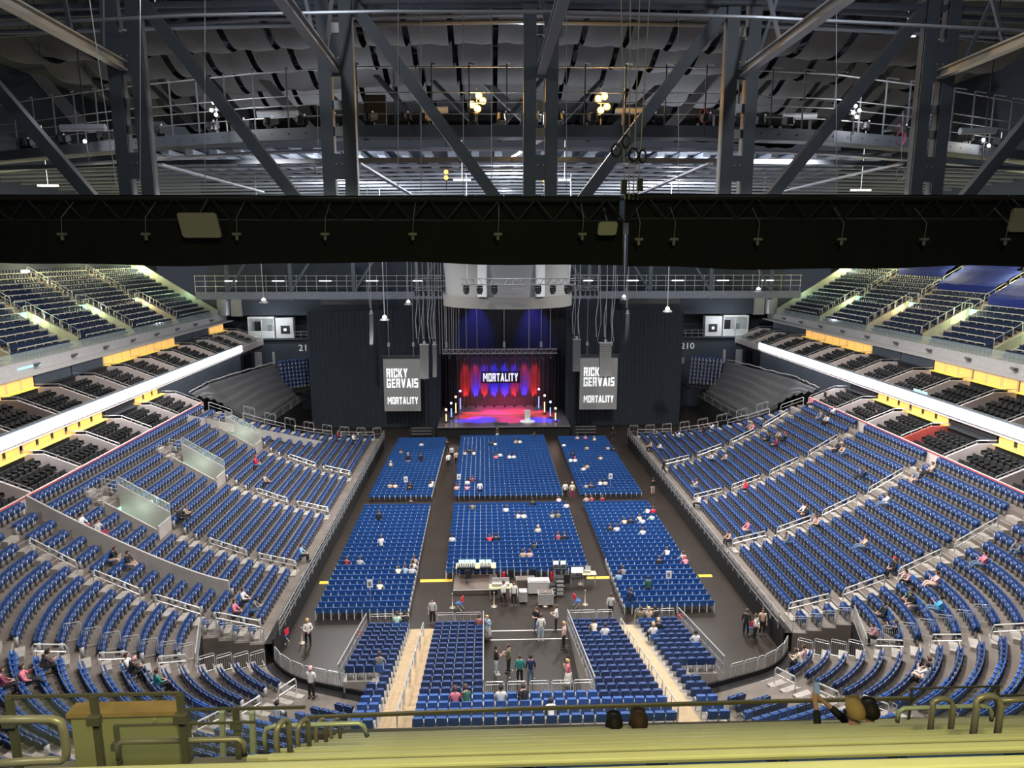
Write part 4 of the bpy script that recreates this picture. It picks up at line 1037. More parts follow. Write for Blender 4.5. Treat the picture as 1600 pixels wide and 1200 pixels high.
# line arrays
def line_array(x, y, zt, n, w, h, curve, label, boxm=None, yaw=0, group='hanging loudspeaker arrays', cables=2):
    e = empty('line_array', (x, y, zt), yaw)
    ang = 0; yy, z = 0.0, 0.0
    m = MB()
    for i in range(n):
        ang = -curve * (i / n) ** 1.6
        m.box((0, yy, z - h / 2), (w, .5, h * .93), rx=ang); m.box((0, yy - .26, z - h / 2), (w * .16, .03, h * .8), rx=ang)
        z -= h * math.cos(ang); yy += h * math.sin(-ang) * -1
    m.build('speaker_boxes', boxm or M('speaker_grey', (.16, .16, .155), .6), e)
    m = MB(); m.box((0, 0, .1), (w * 1.1, .6, .12)); m.box((0, 0, .3), (.3, .3, .4)); m.build('fly_frame', m_grey, e)
    m = MB()
    for q in range(cables):
        cx = (q - (cables - 1) / 2) * w * .7
        m.tube([(cx, 0, .3), (cx * .6, 0, 2.6), (cx, .2, 14)], .03, 4)
        m.tube([(cx - .12, 0, .8), (cx - .25, 0, 3.0), (cx, 0, 5.2), (cx, 0, 15)], .045, 4)
    m.build('hoist_cable', m_grey, e)
    tag(e, label, 'loudspeaker', group); return e
line_array(-9.95, 86, 12.4, 13, 1.05, .32, .5, 'long grey loudspeaker array left of the stage, front facing', cables=3)
line_array(-8.75, 86.6, 12.3, 12, .5, .33, .5, 'narrow side loudspeaker array left of the stage', cables=2)
line_array(12.2, 86, 12.5, 13, 1.45, .32, .5, 'long grey loudspeaker array in front of the right screen', cables=3)
line_array(8.9, 88, 12.7, 12, .95, .33, .2, 'dark loudspeaker array between stage and right screen', boxm=m_raild, cables=2)
line_array(-16.5, 88, 16.0, 13, .45, .30, .7, 'thin dark curved loudspeaker array before the left curtain', boxm=m_raild, cables=1)
line_array(15.2, 88, 15.9, 13, .45, .30, -.9, 'thin dark curved loudspeaker array before the right curtain', boxm=m_raild, cables=1)
def truss_mesh(L, w=.4, n=None, r=.03):
    m = MB(); n = n or int(L / .8)
    for y, z in ((-w / 2, -w / 2), (w / 2, -w / 2), (-w / 2, w / 2), (w / 2, w / 2)): m.tube([(-L / 2, y, z), (L / 2, y, z)], r, 5)
    for q in range(n):
        x0, x1 = -L / 2 + L * q / n, -L / 2 + L * (q + 1) / n; xm = (x0 + x1) / 2
        for y in (-w / 2, w / 2): m.tube([(x0, y, -w / 2), (xm, y, w / 2), (x1, y, -w / 2)], r * .6, 4)
        m.tube([(x0, -w / 2, -w / 2), (xm, w / 2, -w / 2), (x1, -w / 2, -w / 2)], r * .6, 4)
    return m
def fixture(parent, x, y, z, s_=1.0, lens=None, tilt=0.0):
    m = MB(); m.box((x, y, z - .12 * s_), (.34 * s_, .12 * s_, .1 * s_)); m.box((x - .17 * s_, y, z - .3 * s_), (.05 * s_, .1 * s_, .36 * s_)); m.box((x + .17 * s_, y, z - .3 * s_), (.05 * s_, .1 * s_, .36 * s_))
    m.lathe((x, y, z - .62 * s_), [(.13 * s_, 0), (.16 * s_, .1 * s_), (.14 * s_, .4 * s_), (.08 * s_, .46 * s_)], 10)
    o = m.build('lamp_head', m_dark, parent)
    if lens:
        m = MB(); m.lathe((x, y, z - .64 * s_), [(.11 * s_, 0), (.11 * s_, .03 * s_)], 10); m.build('lens', lens, o)
    return o
e = empty('lighting_truss', (-.6, 92.3, 10.75)); truss_mesh(15.0, .55, None, .04).build('truss', m_grey, e)
for q in range(14): fixture(e, -6.6 + q * 1.02, 0, -.2, 1.15, M('lens_dim', (.5, .5, .55), .3, emit=.5))
m = MB()
for x in (-7, -4.4, -3.0, .55, 3.8, 5.4, 6.6): m.tube([(x, 0, .2), (x, 0, 20)], .035, 4)
for x in (-7, .55, 5.4): m.box((x, 0, .9), (.3, .3, .7))
m.build('hoist_cable', m_grey, e)
tag(e, 'long lighting truss hanging over the stage front', 'truss')
# cables bundle left of the sign drum
m = MB()
for q in range(9): m.tube([(-8.2 + .28 * q + (q % 3) * .05, 88.5, 11.0), (-8.3 + .33 * q, 88.5, 27)], .03, 4)
tag(m.build('cable_bundle', m_grey), 'bundle of thin vertical cables left of the stage truss', 'cables')
# round drum under the roof
e = empty('ceiling_drum', (-.1, 77.4, 17.95))
m = MB(); n = 64
for Ri, z0, z1, mt in ((6.95, 0, 1.15, 0),):
    m.grid([[(Ri * math.cos(2 * PI * i / n), Ri * math.sin(2 * PI * i / n), z) for i in range(n + 1)] for z in (z0, z1)])
    m.grid([[((Ri - .25) * math.cos(2 * PI * i / n), (Ri - .25) * math.sin(2 * PI * i / n), z) for i in range(n + 1)] for z in (z1, z0)])
    m.grid([[(q * math.cos(2 * PI * i / n), q * math.sin(2 * PI * i / n), z1) for i in range(n + 1)] for q in (Ri - .25, Ri)])
m.build('lower_ring', M('drum_ring', (.155, .152, .147), .6), e, True)
m = MB()
m.grid([[(r_ * math.cos(2 * PI * i / n), r_ * math.sin(2 * PI * i / n), z) for i in range(n + 1)] for r_, z in ((6.6, 1.1), (7.15, 8.5))])
m.grid([[(r_ * math.cos(2 * PI * i / n), r_ * math.sin(2 * PI * i / n), z) for i in range(n + 1)][::-1] for r_, z in ((6.5, 1.1), (7.05, 8.5))])
m.grid([[(r_ * math.cos(2 * PI * i / n), r_ * math.sin(2 * PI * i / n), 8.5) for i in range(n + 1)] for r_ in (0, 7.15)])
m.build('upper_body', M('drum_body', (.22, .225, .23), .6), e, True)
for a in (-113, -64):
    m = MB(); A = R(a); m.box((6.95 * math.cos(A), 6.95 * math.sin(A), 4.8), (.9, .3, 7.2), rz=A + PI / 2); m.build('pale_strip', M('drum_strip', (.50, .54, .56), .5), e)
tag(e, 'big grey round drum hanging under the roof above the stage', 'drum')
e = empty('lighting_truss', (.65, 68.5, 20.75)); truss_mesh(11.0, .55, 16, .035).build('truss', m_raild, e)
for x in (-5.0, -3.7, -2.3, 1.9, 3.3, 4.7): fixture(e, x, 0, -.25, 1.5)
m = MB(); m.tube([(-4.9, 0, .3), (-4.9, 0, 10)], .04, 4); m.tube([(4.9, 0, .3), (4.9, 0, 10)], .04, 4); m.box((0, 0, -.7), (1.2, .1, .1)); m.build('hoist_cable', m_grey, e)
tag(e, 'lighting truss with six lamps hanging before the grey drum', 'truss')
# far catwalks either side
for s in (-1, 1):
    nm = SIDE[s]; xa, xb = (-41.5, -7.6) if s < 0 else (7.6, 41.5)
    e = empty('far_catwalk', (0, 98, 17.2))
    m = MB(); m.box(((xa + xb) / 2, 0, .55), (abs(xb - xa), .3, 1.0)); m.box(((xa + xb) / 2, .8, .1), (abs(xb - xa), 1.8, .1)); m.build('girder', m_steell if False else M('catwalk_girder', (.24, .26, .30), .6, noise=.1), e)
    m = MB()
    for z in (1.8, 2.5, 3.2): m.bar((xa, 0, z), (xb, 0, z), .05)
    q = xa
    while q < xb: m.bar((q, 0, 1.0), (q, 0, 3.3), .045); q += 1.35
    m.build('railing', m_rail, e)
    for q in range(4):
        m = MB(); x = xa + (xb - xa) * (q + .5) / 4; m.box((x, .2, 3.6), (.5, .5, 7.5)); m.bar((x, 0, 1.0), (x - s * 3.0, 0, 5.5), .3); m.build('strut', m_steel, e)
    tag(e, 'long grey catwalk with railing below the roof, %s of the drum' % nm, 'catwalk', 'catwalks beside the drum')
    for q in range(5):
        x = s * (11.5 + 6.3 * q)
        o = MB().box((0, 0, 0), (1.6, .12, .12)).build('strip_light', M('strip_light', (.9, .9, .9), .4, emit=2.5)); o.location = (x, 97.92, 19.7)
        tag(o, 'short strip light on the %s far catwalk, %s from the drum' % (nm, ORD[q]), 'strip light', 'strip lights on the far catwalks')
    # stack of dark lamps beside the drum
    e = empty('lamp_cluster', (s * 9.6 + (0 if s < 0 else .6), 90, 19.0)); truss_mesh(3.4, .4, 5).build('truss', m_grey, e)
    for q in range(6): fixture(e, -1.5 + .6 * q, 0, -.15, 1.2)
    m = truss_mesh(3.2, .4, 5); m.v = [(x, y, z + 1.5) for x, y, z in m.v]; m.build('upper_truss', m_grey, e)
    tag(e, 'cluster of dark stage lamps beside the drum, %s side' % nm, 'lamps')
# pendant work lamps
for i, (px, py, Y) in enumerate(((412, 470, 85), (601, 497, 80), (638, 473, 90), (975, 465, 90), (1043, 484, 80), (1185, 453, 85))):
    p = at(px, py, Y=Y); e = empty('pendant_lamp', p)
    m = MB(); m.lathe((0, 0, -.25), [(.55, 0), (.5, .12), (.2, .3), (.12, .5)], 14); m.build('shade', m_grey, e)
    m = MB(); m.lathe((0, 0, -.05), [(.22, 0), (.26, .2), (.1, .4)], 10); m.build('bulb_housing', M('pendant_glow', (1, .95, .85), .4, emit=2.0), e)
    m = MB(); m.tube([(0, 0, .3), (-.1, 0, 14)], .05, 5); m.build('cord', m_grey, e)
    tag(e, 'pale pendant lamp on a long cord, %s from the left' % ORD[i], 'pendant lamp', 'pendant lamps over the far hall')

# ---------------------------------------------------------------- roof steel
PX = [-.35 + 8.1 * (i - 2) for i in range(5)]
YT = 30.0
for i, x in enumerate(PX):
    e = empty('truss_post', (x, YT, 24.0))
    m = MB()
    for sx in (-1, 1):
        m.box((sx * .44, 0, 5.5), (.50, .12, 12)); m.box((sx * .44 - .22, .2, 5.5), (.06, .4, 12)); m.box((sx * .44 + .22, .2, 5.5), (.06, .4, 12))
    for z in (2.9, 7.1, 11.0): m.box((0, .02, z), (.6, .13, 1.0 if z < 5 or z > 10 else 1.5))
    m.build('column', m_steel, e)
    m = MB()
    for z in (2.9, 6.9):
        for sx in (-.12, .12): m.box((sx, -.07, z + .1), (.06, .04, .06))
    for z in (4.3, 5.3, 8.2): m.box((0, .25, z), (.5, .1, .35))
    m.build('bolt_plate', m_grey, e)
    tag(e, 'dark steel twin post of the roof truss, %s from the left' % ORD[i], 'post', 'twin posts of the roof truss')
    # strut running forward from the post
    p, q = Vector((x, YT - .2, 30.45)), Vector((x, 13, 30.7))
    e = empty('roof_strut', p)
    d = q - p
    m = MB(); m.bar((0, 0, 0), d, .34, .06); m.bar((0, 0, .3), d + Vector((0, 0, .3)), .34, .06); m.bar((0, 0, .15), d + Vector((0, 0, .15)), .06, .3)
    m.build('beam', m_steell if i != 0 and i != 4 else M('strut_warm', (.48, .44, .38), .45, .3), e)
    m = MB(); m.bar((0, -1.5, .35), (.9, -2.5, 4.5), .12); m.bar((0, -3.5, .35), (-.9, -2.5, 4.5), .12); m.build('brace', m_steel, e)
    tag(e, 'pale horizontal strut coming forward from the %s roof post' % ORD[i], 'strut', 'struts of the roof truss')
dg = [(-24.65, -17.9, 33.7, 24.9), (PX[0], PX[1] - 1.3, 34.0, 24.9), (PX[1], PX[2] - 1.2, 34.0, 24.9), (PX[3], PX[2] + 1.2, 34.0, 24.9), (PX[4], PX[3] + .9, 34.0, 24.9), (PX[4] + 8.1, PX[4] + 1.2, 34.0, 24.9)]
for i, (xa, xb, za, zb) in enumerate(dg):
    m = MB(); m.bar((xa, YT + .3, za), (xb, YT + .3, zb), .05, .5); m.bar((xa, YT + .05, za), (xb, YT + .05, zb), .5, .42) if False else None
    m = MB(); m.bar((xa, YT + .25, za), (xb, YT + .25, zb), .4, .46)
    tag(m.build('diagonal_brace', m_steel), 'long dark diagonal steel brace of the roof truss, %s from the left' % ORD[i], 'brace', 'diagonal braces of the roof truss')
for nm, z, h in (('top', 34.6, .9), ('bottom', 24.6, .7)):
    m = MB(); m.box((0, YT + .2, z), (62, .5, h)); tag(m.build('truss_chord', m_steel), '%s chord beam of the roof truss' % nm, 'beam', 'chords of the roof truss')
def poly(pxs, Z=None, Y=None): return [at(x, y, Z=Z, Y=Y) for x, y in pxs]
m = MB(); m.tube(poly([(-60, 41), (0, 38), (300, 24), (600, 18), (850, 18), (1180, 27), (1400, 38), (1660, 51)], Z=31.2), .06, 6)
tag(m.build('curved_pipe', m_steell), 'bright thin curved pipe across the top of the roof', 'pipe')
for i, (ys, zz, r_) in enumerate((((14, 5, -2, 4, 20), 33.2, .13), ((30, 12, 8, 12, 36), 33.6, .12), ((52, 40, 34, 40, 62), 36.5, .14), ((60, 30, 24, 30, 75), 38.5, .12))):
    m = MB(); m.tube(poly(list(zip((-60, 400, 800, 1200, 1660), ys)), Z=zz), r_, 8)
    tag(m.build('ceiling_pipe', m_steel), 'dark curved pipe under the roof, %s from the top' % ORD[i], 'pipe', 'dark pipes under the roof')
# ring catwalk
ring = [(-80, 252), (0, 244), (192, 226), (400, 212), (560, 205), (850, 205), (1100, 206), (1300, 213), (1450, 226), (1600, 243), (1680, 254)]
RP = poly(ring, Z=30.0)
e = empty('ring_catwalk', (0, 0, 0))
m = MB()
for a, b in zip(RP[:-1], RP[1:]):
    m.bar(a, b, .25, .62); m.bar(a + Vector((0, 1.2, -.1)), b + Vector((0, 1.2, -.1)), 2.0, .08)
m.build('girder', m_steel, e)
m = MB()
for a, b in zip(RP[:-1], RP[1:]): m.bar(a + Vector((0, 1.4, -.75)), b + Vector((0, 1.4, -.75)), .7, .12)
m.build('lower_flange', m_steell, e)
m = MB()
for a, b in zip(RP[:-1], RP[1:]):
    for z in (.9, 1.5, 2.0, 3.3): m.bar(a + Vector((0, 0, z)), b + Vector((0, 0, z)), .045 if z < 3 else .06)
m.build('railing', m_grey, e)
m = MB()
for a, b in zip(RP[:-1], RP[1:]):
    n = max(1, int((b - a).length / 1.9))
    for q in range(n): m = MB(); p = a.lerp(b, q / n); m.bar(p, p + Vector((0, 0, 3.5)), .07); m.bar(p + Vector((0, 0, 3.5)), p + Vector((.25, -.75, 3.25)), .07); m.build('rail_post', m_steel, e)
m = MB()
for a, b in zip(RP[:-1], RP[1:]):
    n = max(1, int((b - a).length / 1.0))
    for q in range(n): p = a.lerp(b, q / n); m.box((p.x, p.y - .14, p.z), (.06, .03, .06))
m.build('bolt', m_dark, e)
tag(e, 'curved roof catwalk with dark girder and tall railings', 'catwalk')
r3 = random.Random(3)
for i in range(30):
    px = 30 + 1540 * (i + r3.uniform(.1, .9)) / 30
    j = max(k for k in range(len(ring) - 1) if ring[k][0] <= px)
    f = (px - ring[j][0]) / (ring[j + 1][0] - ring[j][0]); p = RP[j].lerp(RP[j + 1], f)
    e = empty('follow_spot', (p.x, p.y + .6, p.z + .05))
    m = MB(); a = r3.uniform(-.5, .5)
    m.box((0, 0, .25), (.5, .4, .5)); m.box((.1, -.2, .75), (.35, .8, .38), rz=a, rx=.3); m.lathe((0, -.75, .45), [(.2, 0), (.24, .08), (.18, .4)], 10)
    if i % 3 == 0: m.box((-.5, .1, .5), (.4, .4, 1.0))
    m.build('lamp_body', m_dark, e)
    m = MB(); m.box((.25, -.62, .95), (.08, .03, .08)); m.build('indicator', m_txtw, e)
    tag(e, 'dark stage lamp standing on the roof catwalk, %s from the left' % ORD[i], 'stage lamp', 'stage lamps along the roof catwalk')
for i, (xa, xb, y) in enumerate(((95, 165, 200), (402, 465, 178), (660, 700, 173), (962, 1025, 174), (1225, 1275, 182), (1500, 1555, 205))):
    A, B = at(xa, y, Y=44), at(xb, y - 1, Y=44); m = MB(); m.tube([A, (A + B) / 2, B], .2, 10)
    tag(m.build('duct_tube', m_steell), 'silver tube on the roof catwalk, %s from the left' % ORD[i], 'tube', 'silver tubes on the roof catwalk')
m = MB(); A = at(565, 172, Y=43.5); m.box((A.x + .8, 43.5, A.z), (1.25, .5, 1.6)); tag(m.build('equipment_box', m_black), 'black square box on the roof catwalk beside the second post', 'box')
# coiled cables on hooks
for i, (px, py, c) in enumerate(((1100, 181, (.5, .08, .10)), (1408, 216, (.5, .08, .2)), (498, 262, (.5, .5, .5)), (1408, 272, (.4, .4, .4)))):
    p = at(px, py, Y=40); m = MB()
    for q in range(3): m.tube([(.28 * math.cos(a) * (1 - q * .1), .04 * q, .36 * math.sin(a)) for a in np.linspace(0, 2 * PI, 14)[:-1]], .02, 4, closed=True)
    m.tube([(0, .05, .3), (0, .1, .7), (0, .4, RP[4].z - p.z + 1.2 if i > 1 else .8)], .012, 4)
    o = m.build('cable_coil', M('coil_%d' % i, c, .6)); o.location = p; tag(o, ('red', 'pink', 'pale', 'grey')[i] + ' coiled cable hanging from the roof catwalk, ' + ('near the fourth post', 'beside the last post', 'left of the second post', 'low by the last post')[i], 'cable coil')
# sagging acoustic sheets
for r_ in range(7):
    for c in range(-11, 12):
        x0 = 3.35 * c - 1.45 + .1 * r_; y0 = 55.5 + 6.6 * r_
        m = MB(); rows = []
        for i in range(9):
            f = i / 8; z = 40.6 - 1.1 * math.sin(PI * f) - abs(c) ** 1.5 * .05 - r_ * .05
            rows.append([(2.9 * j / 4, 6.3 * f, z + .08 * math.sin(j * 2 + c)) for j in range(5)])
        m.grid(rows); m.grid([[(a, b, z + .08) for a, b, z in rr][::-1] for rr in rows]); m.grid([[(a, b, z + .08) for a, b, z in rows[-1]], rows[-1]]); m.grid([rows[0], [(a, b, z + .08) for a, b, z in rows[0]]])
        o = m.build('acoustic_sheet', m_baf, smooth=True); o.location = (x0, y0, 0)
        m = MB(); zt = 40.6 - abs(c) ** 1.5 * .05 - r_ * .05
        for q in (.1, 2.8): m.tube([(q, .1, zt), (q, .1, 43.4)], .03, 4)
        m.build('hanger', m_dark, o)
        lab = 'dark sagging sheet under the roof, %s row from the front, %s' % (ORD[r_], 'middle one' if c == 0 else '%s %s of the middle' % (ORD[abs(c) - 1], 'left' if c < 0 else 'right'))
        tag(o, lab, 'acoustic sheet', 'acoustic sheets under the roof')
m = MB(); m.box((0, 62, 43.5), (120, 110, .3)); struct(m.build('ceiling', m_roof), 'dark roof deck')
m = MB(); m.box((0, 31.5, 39.0), (64, 1.2, 1.4)); m.box((0, 47, 39.8), (64, 1.0, 1.2)); m.box((0, 40, 41.5), (64, .8, 1.2)); struct(m.build('trim_roof_beams', m_steel))
m = MB()
for c in range(-4, 5): m.box((c * 7.2, 75, 41.8), (.5, 90, 1.3))
struct(m.build('trim_roof_ribs', m_steel))
# lower far roof: pale purlins seen through the steel
m = MB(); m.box((0, 97, 34.4), (86, 34, .2)); struct(m.build('ceiling_far', M('far_deck', (.16, .175, .21), .8, noise=.2, scale=.3)))
m = MB()
for q in range(34): m.box((-41 + 2.5 * q, 96, 33.9), (.8, 34, .5))
struct(m.build('trim_far_ribs', M('far_rib', (.35, .38, .44), .6)))
for i in range(10):
    yc = (249, 257, 264, 271, 277, 283, 288, 293, 298, 302)[i]; Z = (29.2, 31.5, 31, 31, 31, 31, 31, 31, 31, 31)[i]
    pts = poly([(-60, yc + 16 - i), (300, yc + 5), (800, yc), (1300, yc + 5), (1660, yc + 17 - i)], Z=Z)
    m = MB()
    for a, b in zip(pts[:-1], pts[1:]): m.bar(a, b, .5 if i == 0 else .35, .28 if i == 0 else .2)
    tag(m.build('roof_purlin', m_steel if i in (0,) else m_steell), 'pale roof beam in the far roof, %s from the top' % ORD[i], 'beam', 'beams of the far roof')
for i, (a, b) in enumerate((((250, 257), (410, 300)), ((560, 255), (640, 303)), ((1110, 255), (1000, 303)), ((1410, 255), (1210, 302)), ((850, 215), (800, 245)))):
    A, B = at(*a, Y=46), at(*b, Y=62); m = MB(); m.bar(A, B, .35, .12)
    tag(m.build('slanting_beam', m_steell), 'pale slanting beam behind the roof posts, %s' % ('leftmost', 'second from left', 'third from left', 'rightmost', 'short middle one')[i], 'beam', 'slanting beams of the roof')
for i in range(18):                                  # diagonal hangers in the roof void
    px = 60 + 88 * i; sg = 1 if px < 800 else -1
    A, B = at(px, 118 + 8 * (i % 3), Y=60), at(px + sg * 75, 204, Y=52); m = MB(); m.bar(A, B, .5 if i % 4 else 1.0, .12)
    tag(m.build('roof_hanger', m_steell if i % 4 == 0 else m_steel), '%s slanting hanger behind the roof catwalk, %s from the left' % ('pale wide' if i % 4 == 0 else 'dark', ORD[i]), 'hanger', 'slanting hangers behind the catwalk')
# thin steel ropes
for i, (px, ya, yb, Y) in enumerate(((152, -20, 290, 22), (219, -20, 290, 24), (320, 215, 300, 30), (622, 215, 300, 30), (658, 215, 300, 32), (724, 200, 304, 34), (768, 130, 300, 34), (885, 215, 305, 30), (1060, 215, 302, 32), (1135, 215, 300, 32), (1307, 230, 300, 28))):
    A, B = at(px + (15 if i == 0 else 0) * -1, ya, Y=Y), at(px + (30 if i == 0 else 0), yb, Y=Y); A = A + (A - B).normalized() * ((43.3 - A.z) / max(.2, (A - B).normalized().z)); m = MB(); m.tube([A, B], .015, 4)
    tag(m.build('steel_rope', m_rail), 'thin steel rope hanging from the roof, %s from the left' % ORD[i], 'rope', 'thin ropes hanging from the roof')
e = empty('hoist_chains', at(985, 235, Y=15.5))
m = MB(); P0 = Vector(e.location)
for xa, ya in ((970, 0), (985, 0), (1000, 0), (1016, 0)):
    top = at(xa, -20, Y=15.5) - P0; m.tube([top, ((xa - 985) * .006, 0, -1.0)], .012, 4)
m.build('chain', M('chain_pale', (.62, .52, .44), .5), e)
for k, (px, py) in enumerate(((963, 235), (978, 221), (990, 242), (1004, 244))):
    c = at(px, py, Y=15.4) - P0; m = MB()
    for q in range(2): m.tube([(c.x + (.11 - .03 * (k % 2)) * math.cos(a) * (1 - .2 * q), c.y, c.z + .14 * math.sin(a) * (1 - .2 * q)) for a in np.linspace(0, 2 * PI, 15)[:-1]], .013, 5, closed=True)
    m.build('cable_loop', m_dark, e)
m = MB(); m.box((-.12, 0, -.75), (.12, .12, .3)); m.box((.22, 0, -.7), (.12, .12, .25)); m.build('hoist_motor', m_dark, e)
tag(e, 'chains and looped cables hanging above the drape joint', 'hoist')
# floodlight clusters on the catwalk
m_amb = M('amber_lens', (1, .6, .15), .4, emit=3.2, ecol=(1, .45, .07)); m_wht = M('white_lens', (1, 1, .95), .4, emit=14, ecol=(1, .95, .85))
def flood(px, py, Y, offs, r_, mat, label, power, col):
    p = at(px, py, Y=Y); e = empty('floodlight', p)
    k = Y / FPX * 1.05
    h = MB(); l = MB()
    for dx, dy in offs:
        h.lathe((dx * k, .05, -dy * k - r_ * 0), [(r_ * 1.2, -r_ * .1), (r_ * 1.25, r_ * .1)], 10)
    h = MB()
    for dx, dy in offs:
        h.tube([(dx * k, .0, -dy * k), (dx * k, .35, -dy * k)], [r_ * 1.25, r_ * .8], 12)
        l.tube([(dx * k, -.02, -dy * k), (dx * k, -.05, -dy * k)], r_, 12)
    h.bar((min(o[0] for o in offs) * k, .2, 0), (max(o[0] for o in offs) * k, .2, 0), .08)
    h.bar((0, .2, -1.2), (0, .2, .8 if Y < 45 else 43.4 - p.z if Y < 50 else 33.9 - p.z), .06)
    h.build('housing', m_dark, e); l.build('lens', mat, e)
    tag(e, label, 'floodlight', 'floodlights on the roof catwalk')
    lamp('flood_beam', 'POINT', (p.x, p.y - .6, p.z), power, col, size=.2)
flood(745, 160, 41.5, [(3, -9), (9, -2), (-7, 3), (1, 9)], .17, m_amb, 'amber glowing floodlight cluster left of the centre roof post', 700, (1, .55, .15))
flood(940, 160, 41.5, [(-5, -5), (4, -8), (-1, 11), (8, 6)], .17, m_amb, 'amber glowing floodlight cluster right of the centre roof post', 700, (1, .55, .15))
flood(697, 272, 60, [(0, -3), (0, 5)], .17, m_amb, 'small amber floodlight low in the far roof, left one', 60, (1, .6, .2))
flood(851, 275, 60, [(0, -4), (0, 5)], .22, m_amb, 'small amber floodlight seen through the centre roof post', 60, (1, .6, .2))
flood(336, 170, 41.5, [(-1, -8), (6, -1), (-5, 2), (1, 8)], .09, m_wht, 'small white floodlight cluster between first and second post', 300, WHITE)
flood(1338, 175, 41.5, [(-2, -8), (4, -2), (-5, 1), (1, 7)], .09, m_wht, 'small white floodlight cluster between fourth and last post', 300, WHITE)
flood(1541, 222, 46, [(-5, -3), (4, 5)], .10, m_wht, 'small white floodlight pair right of the last post', 150, WHITE)
flood(133, 221, 46, [(0, 0), ], .10, m_wht, 'single white floodlight left of the first post', 100, WHITE)
for x, y, z, p in ((-18, 78, 29.5, 11000), (18, 78, 29.5, 11000), (0, 68, 29.5, 8000), (-22, 40, 33, 900), (0, 44, 36, 1000), (22, 40, 33, 900), (-14, 66, 36, 900), (14, 66, 36, 900), (0, 90, 30, 900), (-26, 92, 28, 900), (26, 92, 28, 900), (-9, 22, 33, 1300), (9, 22, 33, 1300)):
    lamp('roof_fill', 'POINT', (x, y, z), p * .45, COOL, size=.3)  # added points without fittings, brightening the roof steel and far deck
# far roof strip lights
for i, (px, py, w_) in enumerate(((246, 46, 30), (1416, 56, 28), (722, 281, 30), (882, 281, 22), (75, 290, 34), (1345, 297, 36), (1560, 252, 18))):
    A = at(px, py, Y=58 if py < 100 else 66); m = MB(); m.box((0, 0, 0), (w_ * 58 / FPX, .15, .15)); m.tube([(0, 0, 0), (0, 0, 43.4 - A.z if py < 100 else 34.3 - A.z)], .02, 4); o = m.build('strip_light', M('strip_light2', (.9, .9, .9), .4, emit=1.6)); o.location = A
    tag(o, 'short white strip light in the roof, %s from the left' % ORD[i], 'strip light', 'strip lights in the roof')

# ---------------------------------------------------------------- truss with the black drape, hanging before the tier
def drape(name, xa, xb, y, zt, zb, label, ph):
    e = empty(name, ((xa + xb) / 2, y, zt)); L = xb - xa
    tm = truss_mesh(L, .46, int(L / .75), .028); tm.v = [(a, b, c - .30) for a, b, c in tm.v]; tm.build('truss', M('truss_black', (.018, .018, .018), .6), e)
    m = MB(); m.box((0, .28, -.28), (L, .02, .62)); m.build('backing_cloth', m_drape, e)
    n = 120; P = []
    for i in range(n + 1):
        f = i / n; x = -L / 2 + L * f
        P.append((x, -.26 + .03 * math.sin(i * .9 + ph) + .015 * math.sin(i * 2.3), zb - zt + .035 * math.sin(f * L * .75 + ph) + .015 * math.sin(f * L * 1.9)))
    m = MB(); m.grid([[(a, b * (.9 if q < 3 else 1) - .02 * q, -.55 + (c + .55) * q / 4) for a, b, c in P] for q in range(5)])
    m.grid([[(a, b + .03, c) for a, b, c in P][::-1], [(a, b + .03, -.55) for a, b, c in P][::-1]]); m.grid([P, [(a, b - .08, c + .0) for a, b, c in P]])
    m.build('drape_cloth', m_drape, e, True)
    tag(e, label, 'drape', 'black drapes on trusses'); return e
YD = 16.0
pL, pR = at(-40, 306, Y=YD), at(975, 306, Y=YD)
drape('draped_truss', pL.x - 1.5, at(972, 306, Y=YD).x, YD, at(500, 306, Y=YD).z, at(500, 412, Y=YD).z, 'long truss with black drape hanging across the hall, left part', .4)
drape('draped_truss', at(980, 306, Y=YD - .3).x, at(1640, 306, Y=YD - .3).x + 1.5, YD - .35, at(1200, 304, Y=YD - .35).z, at(1200, 418, Y=YD - .35).z, 'long truss with black drape hanging across the hall, right part', 2.0)
m_lampb = M('drape_lamp', (.22, .22, .19), .6)
for i, px in enumerate((97, 228, 370, 508, 645, 778, 910, 998, 1053, 1184, 1315, 1444, 1571)):
    zc = 368 + (i > 6) * 8; Y = YD - .75 - (i > 6) * .35
    p = at(px, zc, Y=Y); e = empty('hanging_spotlight', p)
    m = MB(); m.box((0, 0, .03), (.17, .07, .05)); m.lathe((0, 0, -.1), [(.02, 0), (.035, .02), (.03, .1)], 8); m.build('lamp_head', m_lampb, e)
    m = MB(); m.tube([(0, 0, .05), (.02, 0, .36), (.03, .50, .70)], .008, 4); m.build('cord', m_lampb, e)
    tag(e, 'tiny spotlight hanging before the black drape, %s from the left' % ORD[i], 'spotlight', 'tiny spotlights before the black drape')
m_fl = M('flood_panel', (.34, .33, .24), .5)
